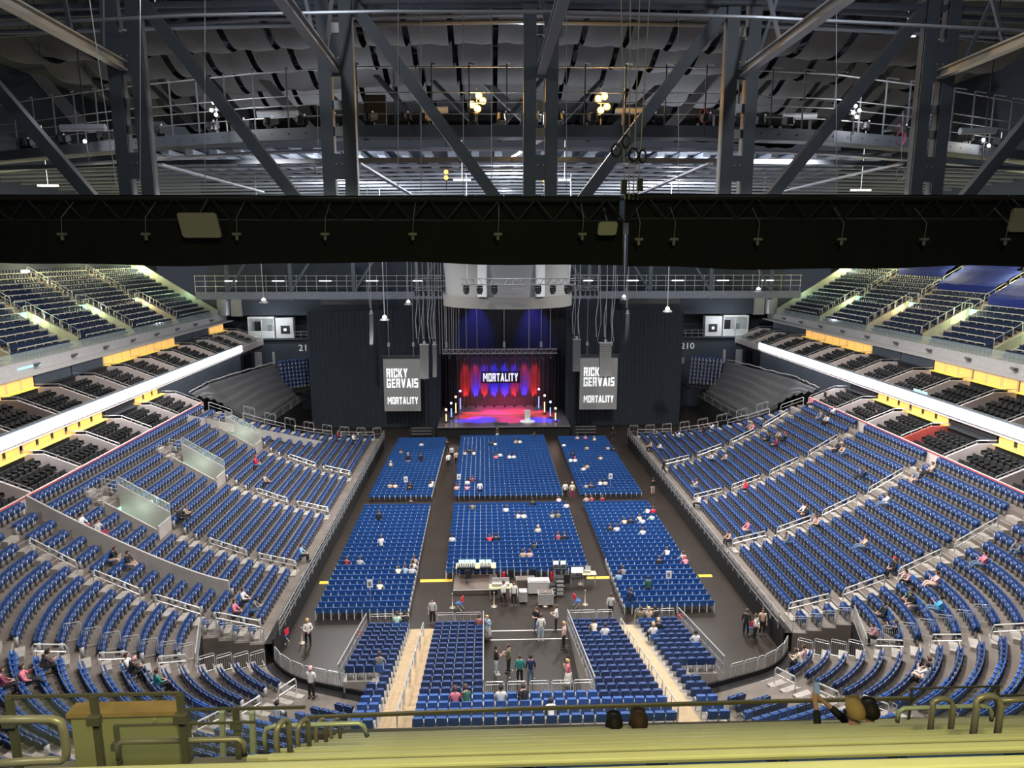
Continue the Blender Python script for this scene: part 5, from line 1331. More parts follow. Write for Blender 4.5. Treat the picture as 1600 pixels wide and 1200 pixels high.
for i, (px, py, w_, h_) in enumerate(((312, 352, .78, .50), (949, 357, .40, .28), (1598, 344, .55, .5))):
    p = at(px, py, Y=YD - .8); e = empty('flood_panel', p)
    m = MB(); r = .06; sh = (.08, -.03, -.06)[i]
    P = []
    for cx, cz, a0 in ((w_ / 2 - r, h_ / 2 - r, 0), (-w_ / 2 + r, h_ / 2 - r, 90), (-w_ / 2 + r, -h_ / 2 + r, 180), (w_ / 2 - r, -h_ / 2 + r, 270)):
        for a in (0, 30, 60, 90): zz = cz + r * math.sin(R(a0 + a)); P.append((cx + r * math.cos(R(a0 + a)) - sh * zz / h_ * 1.2, zz))
    m.prism(P, 1, -.04, .04); m.build('panel', m_fl, e)
    m = MB(); m.tube([(0, .06, h_ / 2), (.0, .55, h_ / 2 + .32)], .015, 5); m.box((0, .08, 0), (w_ * .4, .08, h_ * .4)); m.build('bracket', m_dark, e)
    tag(e, 'flat beige floodlight before the black drape, ' + ('larger one on the left', 'small one near the middle', 'one at the far right')[i], 'floodlight', 'beige floodlights before the black drape')

# ---------------------------------------------------------------- near tier: rows of rails before the camera, glass front
m_bar = M('seat_rail_cream', (.66, .64, .40), .35, noise=.05, scale=3)
m_tube = M('tube_olive', (.34, .31, .25), .4, .3)
m_tubel = M('tube_pale', (.55, .60, .48), .35, .2)
m_post = M('balustrade_post', (.16, .15, .11), .45, .3)
def nv(n): return 1.80 + .57 * n
def ny(n): return 2.20 + .80 * n
XS = [-9, -9, at(420, 1176, Y=ny(2)).x, at(462, 1168, Y=ny(3)).x, at(490, 1160, Y=ny(4)).x, at(508, 1155, Y=ny(5)).x, at(525, 1150, Y=ny(6)).x, at(535, 1149, Y=ny(7)).x, at(540, 1148, Y=ny(8)).x]
NT = MB()
for n in range(9):
    y, z = ny(n), CAM[2] - nv(n); xa, xb = XS[n], 4.0 + n * 1.6
    e = empty('seat_rail', (xa, y, z))
    m = MB(); P = [(-.024, -.030), (.024, -.030), (.028, -.012), (.024, -.003), (.012, 0), (-.018, 0), (-.025, -.004), (-.028, -.012)]
    m.prism(P, 0, 0, xb - xa); m.build('rail', m_bar, e)
    if n > 1:
        m = MB(); m.prism([(-.01, -.028), (.022, -.028), (.022, -.008), (-.01, -.008)], 0, -.13, .0); m.build('end_cap', m_bar, e)
    m = MB(); q = .35 + (n * .37) % .5
    while q < xb - xa: m.box((q, .02, -.30), (.034, .03, .5)); m.box((q + .12 + .03 * (n % 2), .02, -.30), (.022, .03, .5)) if int(q * 7) % 3 == 0 else None; q += .54
    m.build('bracket', m_bar, e)
    tag(e, 'long cream rail over a seat row, %s in front of the viewer' % ORD[n], 'rail', 'cream rails over the near seat rows')
    if n < 4:
        m = MB(); q = .3
        while q < xb - xa: m.box((q, .20, -.38), (.46, .06, .42), rx=R(8)); m.box((q, .38, -.46), (.44, .30, .08)); q += .54
        tag(link('seat_backs', m.mesh('seat_backs', m_seatn), None), 'navy seat backs below the %s cream rail' % ORD[n], 'seats', kind='stuff').location = (xa, y + .02, z)
    NT.box(((xa + xb) / 2, y + .45, z - 1.35), (xb - xa, .82, .6))
struct(NT.build('trim_near_terrace', m_dark), 'stepped terrace below the near seat rows')
for i, n in enumerate((2, 3, 4, 5)):
    y = ny(n) + .12; zt = CAM[2] - .7157 * y; x = at((440, 472, 500, 523)[i], 1120, Y=y).x
    m = MB(); r_ = .055 + .004 * i; m.tube([(0, -r_, -.45), (0, -r_, -r_)] + [(0, r_ * math.sin(a), -r_ + r_ * math.cos(a)) for a in np.linspace(-PI / 2, PI / 2, 9)[1:-1]] + [(0, r_, -r_), (0, r_, -.45)], .018, 8)
    o = m.build('hoop_rail', m_tube, smooth=True); o.location = (x, y, zt); o.rotation_euler = (0, 0, -.45); tag(o, 'olive tube hoop at the left end of a near row, %s from the viewer' % ORD[i], 'hoop', 'tube hoops at the row ends')
for i, (px, py, Y, w_) in enumerate(((1475, 1094, 5.0, .085), (1547, 1090, 4.2, .085))):
    p = at(px, py, Y=Y); m = MB(); m.tube([(-w_, 0, -.4), (-w_, 0, -.06)] + [(w_ * math.sin(a), .02, -.06 + .06 * math.cos(a)) for a in np.linspace(-PI / 2, PI / 2, 9)[1:-1]] + [(w_, 0, -.06), (w_, 0, -.4)], .022, 8)
    o = m.build('hoop_rail', m_tube, smooth=True); o.location = p; tag(o, 'grey olive tube hoop on the right before the glass, %s one' % ('left', 'right')[i], 'hoop', 'tube hoops at the row ends')
def px_tube(name, pts, Y, r_, mat, label, cat='rail', group=None):
    P = [at(x, y, Y=Y if not isinstance(Y, (list, tuple)) else Y[i]) for i, (x, y) in enumerate(pts)]
    m = MB(); m.tube(P, r_, 10); return tag(m.build(name, mat, smooth=True), label, cat, group)
px_tube('end_rail', [(-40, 1126), (60, 1124), (82, 1124), (94, 1128), (99, 1140), (104, 1172), (103, 1183), (96, 1188), (60, 1189), (-40, 1196)], 2.7, .017, m_tube, 'thick grey olive tube loop at the left edge')
px_tube('short_rail', [(186, 1186), (184, 1164), (190, 1159), (240, 1158), (372, 1155), (380, 1160), (382, 1180)], 3.9, .017, m_tube, 'thick olive rail before the wooden topped desk')
px_tube('end_rail', [(416, 1178), (413, 1150), (416, 1138), (430, 1134), (560, 1130), (568, 1134), (574, 1150)], 4.9, .018, m_tubel, 'pale bent tube rail behind the hoops')
px_tube('end_rail', [(1402, 1128), (1404, 1112), (1412, 1107), (1530, 1103), (1545, 1105), (1549, 1113), (1549, 1126)], 5.6, .019, m_tubel, 'pale bent tube rail on the right before the glass')
px_tube('end_rail', [(1555, 1095), (1640, 1091)], 4.9, .022, m_tube, 'short grey tube at the right edge')
# desk with wooden top
p0 = at(66, 1190, Y=4.6); A, B = at(78, 1152, Y=4.6), at(250, 1148, Y=4.6)
e = empty('steward_desk', ((A.x + B.x) / 2, 4.8, A.z - .8)); w_ = B.x - A.x
m = MB(); m.box((0, .1, .4), (w_, .10, .78)); m.build('cabinet', M('desk_olive', (.42, .41, .20), .5), e)
m = MB(); m.box((-.0, .10, .80), (w_ + .04, .14, .035)); m.build('wooden_top', M('desk_wood', (.50, .30, .11), .5, noise=.2, scale=6), e)
m = MB(); m.box((-w_ * .3, .04, .74), (.02, .02, .02)); m.box((w_ * .3, .04, .74), (.02, .02, .02)); m.build('lock', m_rail, e)
tag(e, 'olive desk with ochre wooden top behind the left railing', 'desk')
def glass_run(pts, Y, drop, label, posts, mat=None, pw=.06, toprail=.03, front=False):
    P = [at(x, y, Y=Y) for x, y in pts]; e = empty('glass_balustrade', P[0]); o0 = P[0]
    m = MB()
    for a, b in zip(P[:-1], P[1:]): m.bar(a - o0, b - o0, toprail, toprail)
    m.build('top_rail', mat or m_post, e)
    m = MB()
    for a, b in zip(P[:-1], P[1:]):
        a, b = a - o0, b - o0
        m.add([(a.x, 0, a.z), (b.x, 0, b.z), (b.x, 0, b.z - drop), (a.x, 0, a.z - drop), (a.x, .012, a.z), (b.x, .012, b.z), (b.x, .012, b.z - drop), (a.x, .012, a.z - drop)], [(0, 1, 2, 3), (7, 6, 5, 4)])
    m.build('glass_panel', m_glassn, e)
    if posts:
        for x, y in posts:
            m = MB(); p = at(x, y, Y=Y) - o0; m.bar(p, p - Vector((0, 0, drop + .05)), pw, pw * .8); m.box((p.x, -.02, p.z - .14), (pw * 1.9, .04, .05)); m.build('post', mat or m_post, e)
    tag(e, label, 'balustrade', 'glass balustrades of the near tier')
m_glassn = glass_mat('near_glass', (.30, .34, .28), .10)
glass_run([(8, 1089), (145, 1086), (283, 1083)], 3.7, .42, 'dark framed glass balustrade at the lower left', [(14, 1090), (146, 1087), (281, 1084)], pw=.036, toprail=.016)
glass_run([(178, 1134), (290, 1131), (400, 1128)], 4.4, .25, 'low thin rail with glass above the wooden desk', [(181, 1134)], pw=.03, toprail=.014)
glass_run([(284, 1109), (477, 1105)], 5.2, .40, 'dark railed glass panel behind the left hoops', [(290, 1109), (368, 1107)], pw=.045, toprail=.02)
glass_run([(477, 1121), (800, 1108), (1200, 1096), (1424, 1091)], 9.2, .62, 'long glass balustrade at the front of the near tier', None, mat=M('rail_brass', (.42, .38, .22), .35, .5), toprail=.045)
glass_run([(1424, 1076), (1560, 1072)], 8.4, .55, 'raised glass panel at the right of the near tier', [(1425, 1076), (1560, 1072)], pw=.03, toprail=.02)
glass_run([(1562, 1087), (1660, 1084)], 7.6, .5, 'glass panel at the right edge of the near tier', None, toprail=.02)
m = MB(); A, B = at(477, 1150, Y=9.3), at(1700, 1124, Y=9.3); m.bar(A, B, .1, .12); struct(m.build('trim_near_edge', m_post))
for i, (px, yt, yb, Y) in enumerate(((133, 1118, 1140, 5.2), (204, 1118, 1140, 5.4), (347, 1112, 1180, 4.9), (394, 1112, 1175, 4.9))):
    m = MB(); A, B = at(px, yt, Y=Y), at(px + 2, yb, Y=Y); m.bar(A, B, .035)
    tag(m.build('glass_post', m_tubel), 'pale green post behind the near glass, %s from the left' % ORD[i], 'post', 'pale posts behind the near glass')
m = MB(); m.box((-8.2, 4.6, 18.4), (8.6, 3.6, .3)); m.box((-8.2, 3.0, 19.0), (8.6, .1, .9)); struct(m.build('trim_near_landing', m_ucon))
m = MB(); m.box((-1.7, -1.2, 27.4), (3.0, .5, .12)); m.build('lamp_housing', m_dark)['kind'] = 'structure'
lamp('tier_strip_lamp', 'AREA', (-1.7, -1.2, 27.3), 640, (1.0, .95, .40), (-1.5, 3.0, 21), 1.6)
lamp('tier_strip_lamp', 'AREA', (-7.5, 2.0, 24.5), 70, (1.0, .97, .72), (-8, 4.5, 19), .6)

# ---------------------------------------------------------------- people
SKIN = M('skin', (.62, .36, .27), .6); EYE = M('eye_dark', (.03, .02, .02), .4)
COLS = {'white': (.80, .78, .76), 'black': (.015, .015, .017), 'grey': (.22, .22, .23), 'pale grey': (.5, .5, .5), 'red': (.65, .02, .05), 'pink': (.75, .22, .28), 'pale pink': (.72, .46, .44), 'navy': (.02, .03, .09), 'teal': (.02, .22, .20),
        'dark green': (.03, .12, .08), 'olive': (.16, .15, .09), 'beige': (.55, .40, .30), 'cream': (.75, .66, .50), 'pale green': (.55, .78, .65), 'patterned red': (.35, .12, .12), 'patterned pink': (.60, .30, .32), 'dark red': (.25, .03, .04),
        'pale blue': (.30, .50, .68), 'bright blue': (.08, .42, .70), 'dark brown': (.07, .05, .05), 'maroon': (.28, .05, .10)}
TRC = {'k': M('trousers_black', (.015, .015, .018), .8), 'n': M('trousers_denim', (.10, .17, .28), .8), 'p': M('trousers_pale', (.60, .44, .38), .7), 'r': M('trousers_wine', (.30, .03, .08), .8), 'j': M('jeans_light', (.42, .52, .62), .8), 'w': M('skirt_white', (.75, .74, .72), .8), 'z': M('skirt_pattern', (.35, .35, .36), .8, noise=.9, scale=14)}
HRC = {'b': M('hair_brown', (.07, .035, .02), .7), 'd': M('hair_dark', (.015, .01, .01), .7), 'l': M('hair_blond', (.50, .33, .14), .7), 'r': M('hair_red', (.55, .03, .05), .7), 'p': M('hair_pink', (.7, .4, .4), .7)}
SHOE = M('shoe', (.05, .05, .05), .6); SHOEW = M('shoe_white', (.7, .7, .68), .6)
def skin_mesh(name, verts, edges, radii, root=0, level=1, mats=None):
    me = bpy.data.meshes.new(name); me.from_pydata(verts, edges, []); o = bpy.data.objects.new(name, me); COL.objects.link(o)
    md = o.modifiers.new('s', 'SKIN'); md.use_smooth_shade = True
    for i, r_ in enumerate(radii): me.skin_vertices[0].data[i].radius = (r_, r_) if not isinstance(r_, tuple) else r_
    for i in range(len(verts)): me.skin_vertices[0].data[i].use_root = (i == root)
    if level: o.modifiers.new('u', 'SUBSURF').levels = level
    dg = bpy.context.evaluated_depsgraph_get(); out = bpy.data.meshes.new_from_object(o.evaluated_get(dg)); out.name = name
    bpy.data.objects.remove(o); out.materials.clear(); out.materials.append(mats or SKIN)
    return out
def lerp(a, b, f): return tuple(a[i] + (b[i] - a[i]) * f for i in range(3))
def pose(hip, chest, head, kneeL, ankL, kneeR, ankR, elL, wrL, elR, wrR, skirt=False):
    """joint positions; left is -x. Returns the part meshes of one figure facing +y."""
    hip, chest, head = Vector(hip), Vector(chest), Vector(head)
    up = (chest - hip).normalized()
    neck = chest + up * .14; V = []; E = []; Rr = []
    def v(p, r_, par=None):
        V.append(tuple(p)); Rr.append(r_)
        if par is not None: E.append((par, len(V) - 1))
        return len(V) - 1
    a = v(hip, .10); b = v(hip.lerp(chest, .5), .10, a); c = v(chest, .115, b); d = v(neck, .055, c)
    hd = (head - neck); h0 = v(neck + hd * .35, .055, d); h1 = v(neck + hd * .75, .085, h0); h2 = v(head + (0, 0, .02) if False else head + Vector((0, 0, .03)), .092, h1); h3 = v(head + Vector((0, 0, .10)), .07, h2)
    v(head + Vector((0, .095, .0)), .016, h2)
    legs = {}
    for s, kn, an in ((-1, kneeL, ankL), (1, kneeR, ankR)):
        hj = v(hip + Vector((s * .085, 0, -.04)), .070, a); k_ = v(Vector(hip + Vector((s * .09, 0, -.04))).lerp(Vector(kn), .5), .068, hj); k2 = v(kn, .058, k_)
        cf = v(Vector(kn).lerp(Vector(an), .35), .057, k2); an_ = v(an, .038, cf); v(Vector(an) + Vector((0, .05, -.05)), .036, an_); v(Vector(an) + Vector((0, .16, -.06)), .03, len(V) - 1)
    for s, el, wr in ((-1, elL, wrL), (1, elR, wrR)):
        sh = v(chest + Vector((s * .17, 0, .04)), .062, c); e1 = v(Vector(chest + Vector((s * .17, 0, .04))).lerp(Vector(el), .5), .05, sh); e2 = v(el, .04, e1)
        w0 = v(Vector(el).lerp(Vector(wr), .6), .034, e2); w1 = v(wr, .024, w0)
        dr = (Vector(wr) - Vector(el)).normalized(); side = dr.cross(Vector((0, 0, 1)))
        side = side.normalized() if side.length > .2 else Vector((0, 1, 0))
        pm = v(Vector(wr) + dr * .06, .026, w1)
        for q, (off, ln) in enumerate(((-.030, .065), (-.010, .080), (.010, .076), (.030, .060))):
            f1 = v(Vector(wr) + dr * (.085) + side * off, .009, pm); f2 = v(Vector(wr) + dr * (.085 + ln * .6) + side * off * 1.1 + Vector((0, 0, -.012)), .008, f1); v(Vector(wr) + dr * (.085 + ln) + side * off * 1.1 + Vector((0, 0, -.03)), .007, f2)
        t1 = v(Vector(wr) + dr * .04 + side * -.035, .010, w1); v(Vector(wr) + dr * .08 + side * -.055, .008, t1)
    body = skin_mesh('body', V, E, Rr)
    # shirt
    V = []; E = []; Rr = []
    a0 = v(hip - up * .07, .165); a = v(hip + up * .04, .158, a0); b = v(hip.lerp(chest, .5), .145, a); c = v(chest + up * .01, .152, b); d = v(neck - up * .03, .075, c)
    for s, el, wr in ((-1, elL, wrL), (1, elR, wrR)):
        sh = v(chest + Vector((s * .17, 0, .04)), .08, c); e1 = v(Vector(chest + Vector((s * .17, 0, .04))).lerp(Vector(el), .5), .066, sh); e2 = v(el, .055, e1); v(Vector(el).lerp(Vector(wr), .75), .044, e2)
    top = skin_mesh('shirt', V, E, Rr)
    V = []; E = []; Rr = []
    a = v(hip + up * .10, .14); b = v(hip, .158, a)
    for s, kn, an in ((-1, kneeL, ankL), (1, kneeR, ankR)):
        hj = v(hip + Vector((s * .10, 0, -.05)), .122, b); k_ = v(Vector(hip + Vector((s * .1, 0, -.05))).lerp(Vector(kn), .5), .10, hj); k2 = v(kn, .078, k_); cf = v(Vector(kn).lerp(Vector(an), .4), .074, k2); v(Vector(kn).lerp(Vector(an), .95), .058, cf)
    tr = skin_mesh('trousers', V, E, Rr)
    if skirt:
        m = MB(); m.lathe((hip.x, hip.y, 0), [(.26, .22), (.24, .5), (.2, .8), (.15, 1.0)], 14); tr = m.mesh('skirt', m_black, True)
    m = MB()
    for an in (ankL, ankR): m.add(*_shoe(an))
    sh = m.mesh('shoes', SHOE)
    m = MB(); hc = head + Vector((0, -.02, .045)); vs = []; nn = 10
    rows = []
    for i in range(6):
        th = (i / 5) * R(118); rows.append([tuple(hc + Vector((.108 * math.sin(th) * math.cos(2 * PI * j / nn), .118 * math.sin(th) * math.sin(2 * PI * j / nn) - (.02 if th > 1.5 else 0), .115 * math.cos(th) + (0 if (math.sin(2 * PI * j / nn) < .3 or th < 1) else .07)))) for j in range(nn + 1)])
    m.grid(rows); m.grid([[lerp(p, tuple(hc), .06) for p in r_][::-1] for r_ in rows])
    hair = m.mesh('hair', HRC['b'], True)
    m = MB()
    for s in (-1, 1): m.box(tuple(head + Vector((s * .034, .088, .03))), (.022, .012, .012)); m.box(tuple(head + Vector((s * .098, .0, .01))), (.018, .035, .055))
    m.box(tuple(head + Vector((0, .088, -.045))), (.045, .010, .010))
    face = m.mesh('face_details', EYE)
    return dict(body=body, shirt=top, trousers=tr, shoes=sh, hair=hair, face=face)
def _shoe(an):
    x, y, z = an; z0 = z - .09
    vs = [(x - .05, y - .07, z0), (x + .05, y - .07, z0), (x + .055, y + .20, z0), (x - .055, y + .20, z0), (x - .045, y - .07, z0 + .1), (x + .045, y - .07, z0 + .1), (x + .04, y + .07, z0 + .10), (x - .04, y + .07, z0 + .10), (x + .045, y + .19, z0 + .05), (x - .045, y + .19, z0 + .05)]
    return vs, [(0, 3, 2, 1), (0, 1, 5, 4), (4, 5, 6, 7), (7, 6, 8, 9), (9, 8, 2, 3), (1, 2, 8, 6), (1, 6, 5), (3, 0, 7), (3, 7, 9), (0, 4, 7)]
SITP = [pose((0, -.06, .56), (0, -.04, .98), (0, .02, 1.24), (-.12, .42, .55), (-.12, .44, .10), (.12, .42, .55), (.12, .40, .10), (-.27, .06, .78), (-.12, .30, .68), (.27, .06, .78), (.10, .32, .68)),
        pose((0, -.06, .56), (0, .10, .94), (0, .24, 1.16), (-.14, .42, .55), (-.14, .36, .10), (.14, .42, .55), (.16, .42, .10), (-.22, .28, .70), (-.06, .42, .72), (.22, .28, .70), (.08, .44, .78)),
        pose((0, -.04, .56), (0, -.10, .96), (0, -.04, 1.22), (-.10, .44, .58), (-.05, .62, .20), (.14, .44, .62), (.02, .70, .26), (-.26, .12, .80), (-.08, .30, 1.04), (.28, .02, .76), (.14, .26, .62)),
        pose((0, -.06, .56), (0, .20, .86), (0, .38, 1.00), (-.14, .42, .55), (-.14, .40, .10), (.14, .42, .55), (.14, .40, .10), (-.24, .36, .64), (-.10, .46, .46), (.24, .36, .64), (.10, .46, .46))]
STP = [pose((0, 0, .95), (0, 0, 1.36), (0, .02, 1.62), (-.11, .02, .50), (-.12, 0, .09), (.11, .02, .50), (.12, .02, .09), (-.25, -.02, 1.12), (-.24, .08, .88), (.25, -.02, 1.12), (.24, .08, .88)),
       pose((0, 0, .95), (0, 0, 1.36), (0, .03, 1.62), (-.10, .16, .52), (-.10, .10, .09), (.10, -.04, .50), (.11, -.22, .12), (-.24, -.12, 1.12), (-.22, -.10, .86), (.24, .08, 1.12), (.20, .26, .95)),
       pose((0, 0, .95), (0, .02, 1.36), (0, .05, 1.61), (-.11, .02, .50), (-.12, 0, .09), (.11, .02, .50), (.12, .02, .09), (-.25, .06, 1.12), (-.10, .26, 1.16), (.25, .06, 1.12), (.10, .26, 1.18)),
       pose((0, 0, .95), (0, -.01, 1.36), (0, 0, 1.62), (-.12, .02, .50), (-.14, 0, .09), (.12, .02, .50), (.14, .02, .09), (-.27, -.10, 1.12), (-.06, -.20, 1.00), (.27, -.10, 1.12), (.06, -.20, 1.00)),
       pose((0, 0, .95), (0, .03, 1.36), (0, .08, 1.60), (-.09, .02, .50), (-.10, 0, .09), (.09, .02, .50), (.10, .02, .09), (-.24, .04, 1.12), (-.10, .20, 1.36), (.24, .04, 1.12), (.10, .20, 1.34), skirt=True)]
def person(x, y, z, rz, P, top, tr, hair, label, group, scale=1.0, shoew=False):
    e = empty('person', (x, y, z), rz); e.scale = (scale,) * 3
    if top not in MATS: M(top, COLS[top], .75, noise=.35 if 'patterned' in top else .05, scale=12)
    for nm, mat in (('body', SKIN), ('shirt', MATS[top]), ('trousers', TRC[tr]), ('shoes', SHOEW if shoew else SHOE), ('hair', HRC[hair]), ('face', EYE)):
        o = link('skirt' if nm == 'trousers' and tr in 'wz' else 'face_features' if nm == 'face' else nm, P[nm], e)
        if o.material_slots[0].material != mat: o.material_slots[0].link = 'OBJECT'; o.material_slots[0].material = mat
    tag(e, label, 'person', group); return e
USED = {}
def uniq(lab):
    USED[lab] = USED.get(lab, 0) + 1
    return lab if USED[lab] == 1 else lab.replace('person', 'other person', 1) if USED[lab] == 2 else lab.replace('person', ORD[USED[lab] - 1] + ' such person', 1)
HN = {'b': 'brown', 'd': 'dark', 'l': 'blond', 'r': 'red', 'p': 'pinkish'}
down_seat = proto('arena_seat', [('backrest', sb, m_seatb), ('seat', MB().box((0, .02, .45), (.40, .38, .06)), m_seatf), ('armrest_frame', sf, m_grey)])
fst = True
for (px, py, top, tr, hr, ps), q in zip(SIT, OCC):
    if q is None: continue
    x, y, z, rz, b, k, i = q
    o = down_seat if fst else dup(down_seat, (x, y, z), rz); fst = False; o.location = (x, y, z); o.rotation_euler = (0, 0, rz)
    if isinstance(b, str): w_ = {'b1': 'outer left pit block', 'b2': 'inner left pit block', 'b3': 'inner right pit block', 'b4': 'outer right pit block', 'mid': 'seats behind the pit', 'b1x': 'seats by left pit stairs', 'b4x': 'seats by right pit stairs'}[b]
    else: w_ = '%s lower tier, %s block' % (SIDE[b[0]], ('farthest', 'second farthest', 'third farthest', 'middle', 'fifth', 'sixth', 'corner', 'near corner')[min(b[1], 7)])
    tag(o, uniq('blue seat under person in %s top, %s row, %s' % (top, ORD[k], w_)), 'seat', 'occupied seats in the tiers')
    x2, y2 = x - math.sin(rz) * .04, y + math.cos(rz) * .04
    person(x2, y2, z, rz + (ps == 1) * .2 - (ps == 2) * .25, SITP[ps], top, tr, hr, uniq('person with %s hair, %s top, %s row, %s' % (HN[hr], top, ORD[k], w_)), 'people seated in the tiers')
FSIT = [(662,697,'white','k','d'),(628,710,'grey','k','b'),(614,729,'beige','k','l'),(608,762,'beige','k','b'),(615,762,'beige','k','b'),(638,764,'black','k','b'),(644,766,'black','k','d'),(671,760,'cream','k','b'),(679,761,'white','k','d'),
(639,789,'dark brown','k','b'),(727,711,'pale grey','k','b'),(733,709,'black','k','d'),(743,711,'cream','k','b'),(768,697,'black','k','d'),(775,697,'white','k','b'),(775,717,'pink','k','b'),(782,715,'white','k','d'),(797,718,'white','k','b'),(717,766,'pale pink','k','b'),(726,764,'pink','k','b'),
(731,756,'white','k','d'),(738,754,'dark red','k','b'),(735,799,'olive','k','d'),(788,800,'white','k','b'),(767,848,'red','k','b'),(777,845,'black','k','d'),(706,848,'white','k','d'),(545,884,'dark red','n','b'),(557,884,'pale grey','k','b'),
(627,894,'cream','k','b'),(640,894,'white','k','b'),(643,886,'white','k','d'),(652,893,'pale blue','k','b'),(652,885,'beige','k','b'),(587,924,'cream','k','b'),(803,694,'beige','k','b'),(810,694,'white','k','d'),(836,682,'black','k','b'),
(804,718,'white','k','d'),(884,699,'white','k','d'),(904,686,'pale pink','k','b'),(911,686,'pink','k','b'),(931,689,'cream','k','l'),(919,703,'beige','k','b'),(948,703,'beige','k','b'),(962,706,'black','k','d'),(893,714,'black','k','d'),(894,722,'white','k','d'),(901,722,'white','k','r'),
(936,720,'beige','k','b'),(914,735,'white','k','b'),(921,734,'beige','k','d'),(939,758,'white','k','b'),(948,758,'cream','k','d'),(913,765,'grey','k','d'),(920,765,'dark brown','k','b'),(918,784,'beige','k','b'),(928,784,'maroon','k','b'),(938,784,'dark red','k','b'),(872,786,'pale pink','k','b'),
(831,792,'black','k','d'),(881,794,'white','k','d'),(806,811,'pale grey','k','b'),(817,812,'white','k','b'),(859,809,'grey','k','b'),(869,808,'olive','k','b'),(843,832,'cream','k','l'),(874,844,'maroon','k','b'),(885,844,'black','k','b'),(832,856,'black','k','d'),(813,869,'beige','k','b'),(824,869,'pale pink','k','b'),
(1015,803,'white','k','d'),(1024,802,'red','k','b'),(998,815,'cream','k','b'),(1005,816,'white','k','d'),(1015,815,'pale green','k','d'),(955,829,'black','k','b'),(967,829,'white','k','b'),(974,822,'beige','k','b'),(981,819,'black','k','d'),(1009,837,'white','k','b'),(1047,868,'white','k','b'),(1065,877,'pale grey','k','b'),
(1073,876,'pink','k','r'),(1031,883,'black','k','b'),(968,904,'pale blue','k','b'),(976,901,'grey','k','b')]
taken = set()
for j, (px, py, top, tr, hr) in enumerate(FSIT):
    p = at(px, py, Z=.7)
    q = min((c for c in CH if (c[4:7]) not in taken), key=lambda c: (c[0] - p.x) ** 2 + (c[1] - p.y) ** 2); taken.add(q[4:7])
    person(q[0], q[1] + .02, 0, 0, SITP[(0, 0, 1, 0, 3)[j % 5]] if top != 'dark brown' else SITP[2], top, tr, hr, uniq('person with %s hair, %s top, %s row from back, %s' % (HN[hr], top, ORD[q[5]], NM[q[4]])), 'people seated on the floor chairs')
STAND = [(482,1008,'white','k','l',3,.4,'staff in white shirt with hands behind back beside the left wall'),(676,974,'pale grey','k','b',0,3.1,'staff in grey shirt and lanyard at the left stairs top'),(762,1001,'pale blue','z','l',4,2.6,'person in patterned skirt at the left edge of the pit'),
(775,1053,'black','j','d',2,-1.4,'person in black T-shirt and light jeans in the pit'),(795,1050,'olive','k','b',2,1.2,'person in olive jacket with hands raised in the pit'),(812,1068,'teal','k','b',0,0,'person in teal jumper walking in the pit'),(829,1068,'navy','n','d',0,.1,'person in navy jumper and jeans in the pit'),
(845,1000,'white','j','b',0,0,'person in white shirt and pale jeans above the pit'),(838,988,'black','n','b',2,2.5,'person in dark top behind the white shirted one'),(869,985,'white','k','b',2,1.4,'staff in white shirt facing left near the pit'),(881,1013,'pale pink','k','l',0,1.2,'staff leaning on the right pit railing'),
(888,1075,'pink','w','l',4,1.3,'person in pink scarf and white skirt by the right pit rail'),(954,966,'pale grey','k','b',1,-.4,'staff in grey shirt at the right stairs top'),(787,945,'white','k','b',1,.6,'staff in white shirt left of the flight cases'),(803,946,'white','k','b',0,3.1,'staff in white shirt facing the near end at the cases'),
(1165,992,'black','k','b',0,-.5,'person in black suit beside the right corner entrance'),(1179,1000,'white','k','b',3,.9,'person in white shirt by the right corner entrance'),(1190,991,'beige','k','b',0,2.9,'person with lanyard by the right corner entrance'),
(701,731,'white','k','b',1,.1,'person in white shirt and black trousers in left floor aisle'),(713,727,'beige','k','b',1,.1,'person in beige top walking in left floor aisle'),(706,719,'pale grey','k','b',0,.2,'person in grey top farther up the left floor aisle'),(699,709,'black','k','b',0,.1,'person in black at the head of the left floor aisle'),
(777,687,'black','w','b',2,3.1,'photographer in black standing right before the stage'),(957,686,'black','k','d',1,-1.3,'person in black walking right of the stage'),(883,779,'white','k','d',0,.1,'person in white top and black trousers in right floor aisle'),(894,780,'cream','r','l',0,.1,'person in cream top and red trousers in right floor aisle'),
(1020,773,'black','p','d',0,.1,'person in black top and pale trousers by the right wall'),(984,957,'navy','k','b',2,-.6,'person in navy bending at the right rear floor chairs'),(638,731,'black','p','l',0,.1,'person in black standing in the left front floor block'),(658,731,'black','k','b',0,.2,'person in dark top standing in the left front floor block'),
(593,827,'black','k','b',0,.1,'person in black standing in the left rear floor block'),(596,869,'white','k','b',2,.4,'person in white top standing in the left rear floor block'),(750,778,'white','k','d',0,.1,'staff in white standing between the middle floor blocks'),(1012,937,'dark green','k','d',0,.2,'person in dark green standing in the right rear floor block')]
for px, py, top, tr, hr, ps, rz, lab in STAND:
    p = at(px, py, Z=0.02); person(p.x, p.y, 0, rz, STP[ps], top, tr, hr, lab, 'people standing on the arena floor', shoew=(tr == 'j'))
x, y, (z, inf) = hit(487, 1092); person(x, y, z, -.3, STP[2], 'white', 'k', 'p', 'person in white shirt standing on the left corner aisle', 'people standing in the tiers')
x, y, (z, inf) = hit(1037, 741); person(x, y, z, 1.2, STP[1], 'black', 'k', 'd', 'person in black standing in the right tier by the front rail', 'people standing in the tiers')
for px, py, lab in ((1288, 634, 'person in black coat standing at the top of the right tier'), (1367, 668, 'person in black standing by the gate atop the right tier')):
    x, y, (z, inf) = hit(px, py); person(x, y, z, 1.4, STP[0], 'black', 'k', 'd', lab, 'people standing in the tiers')
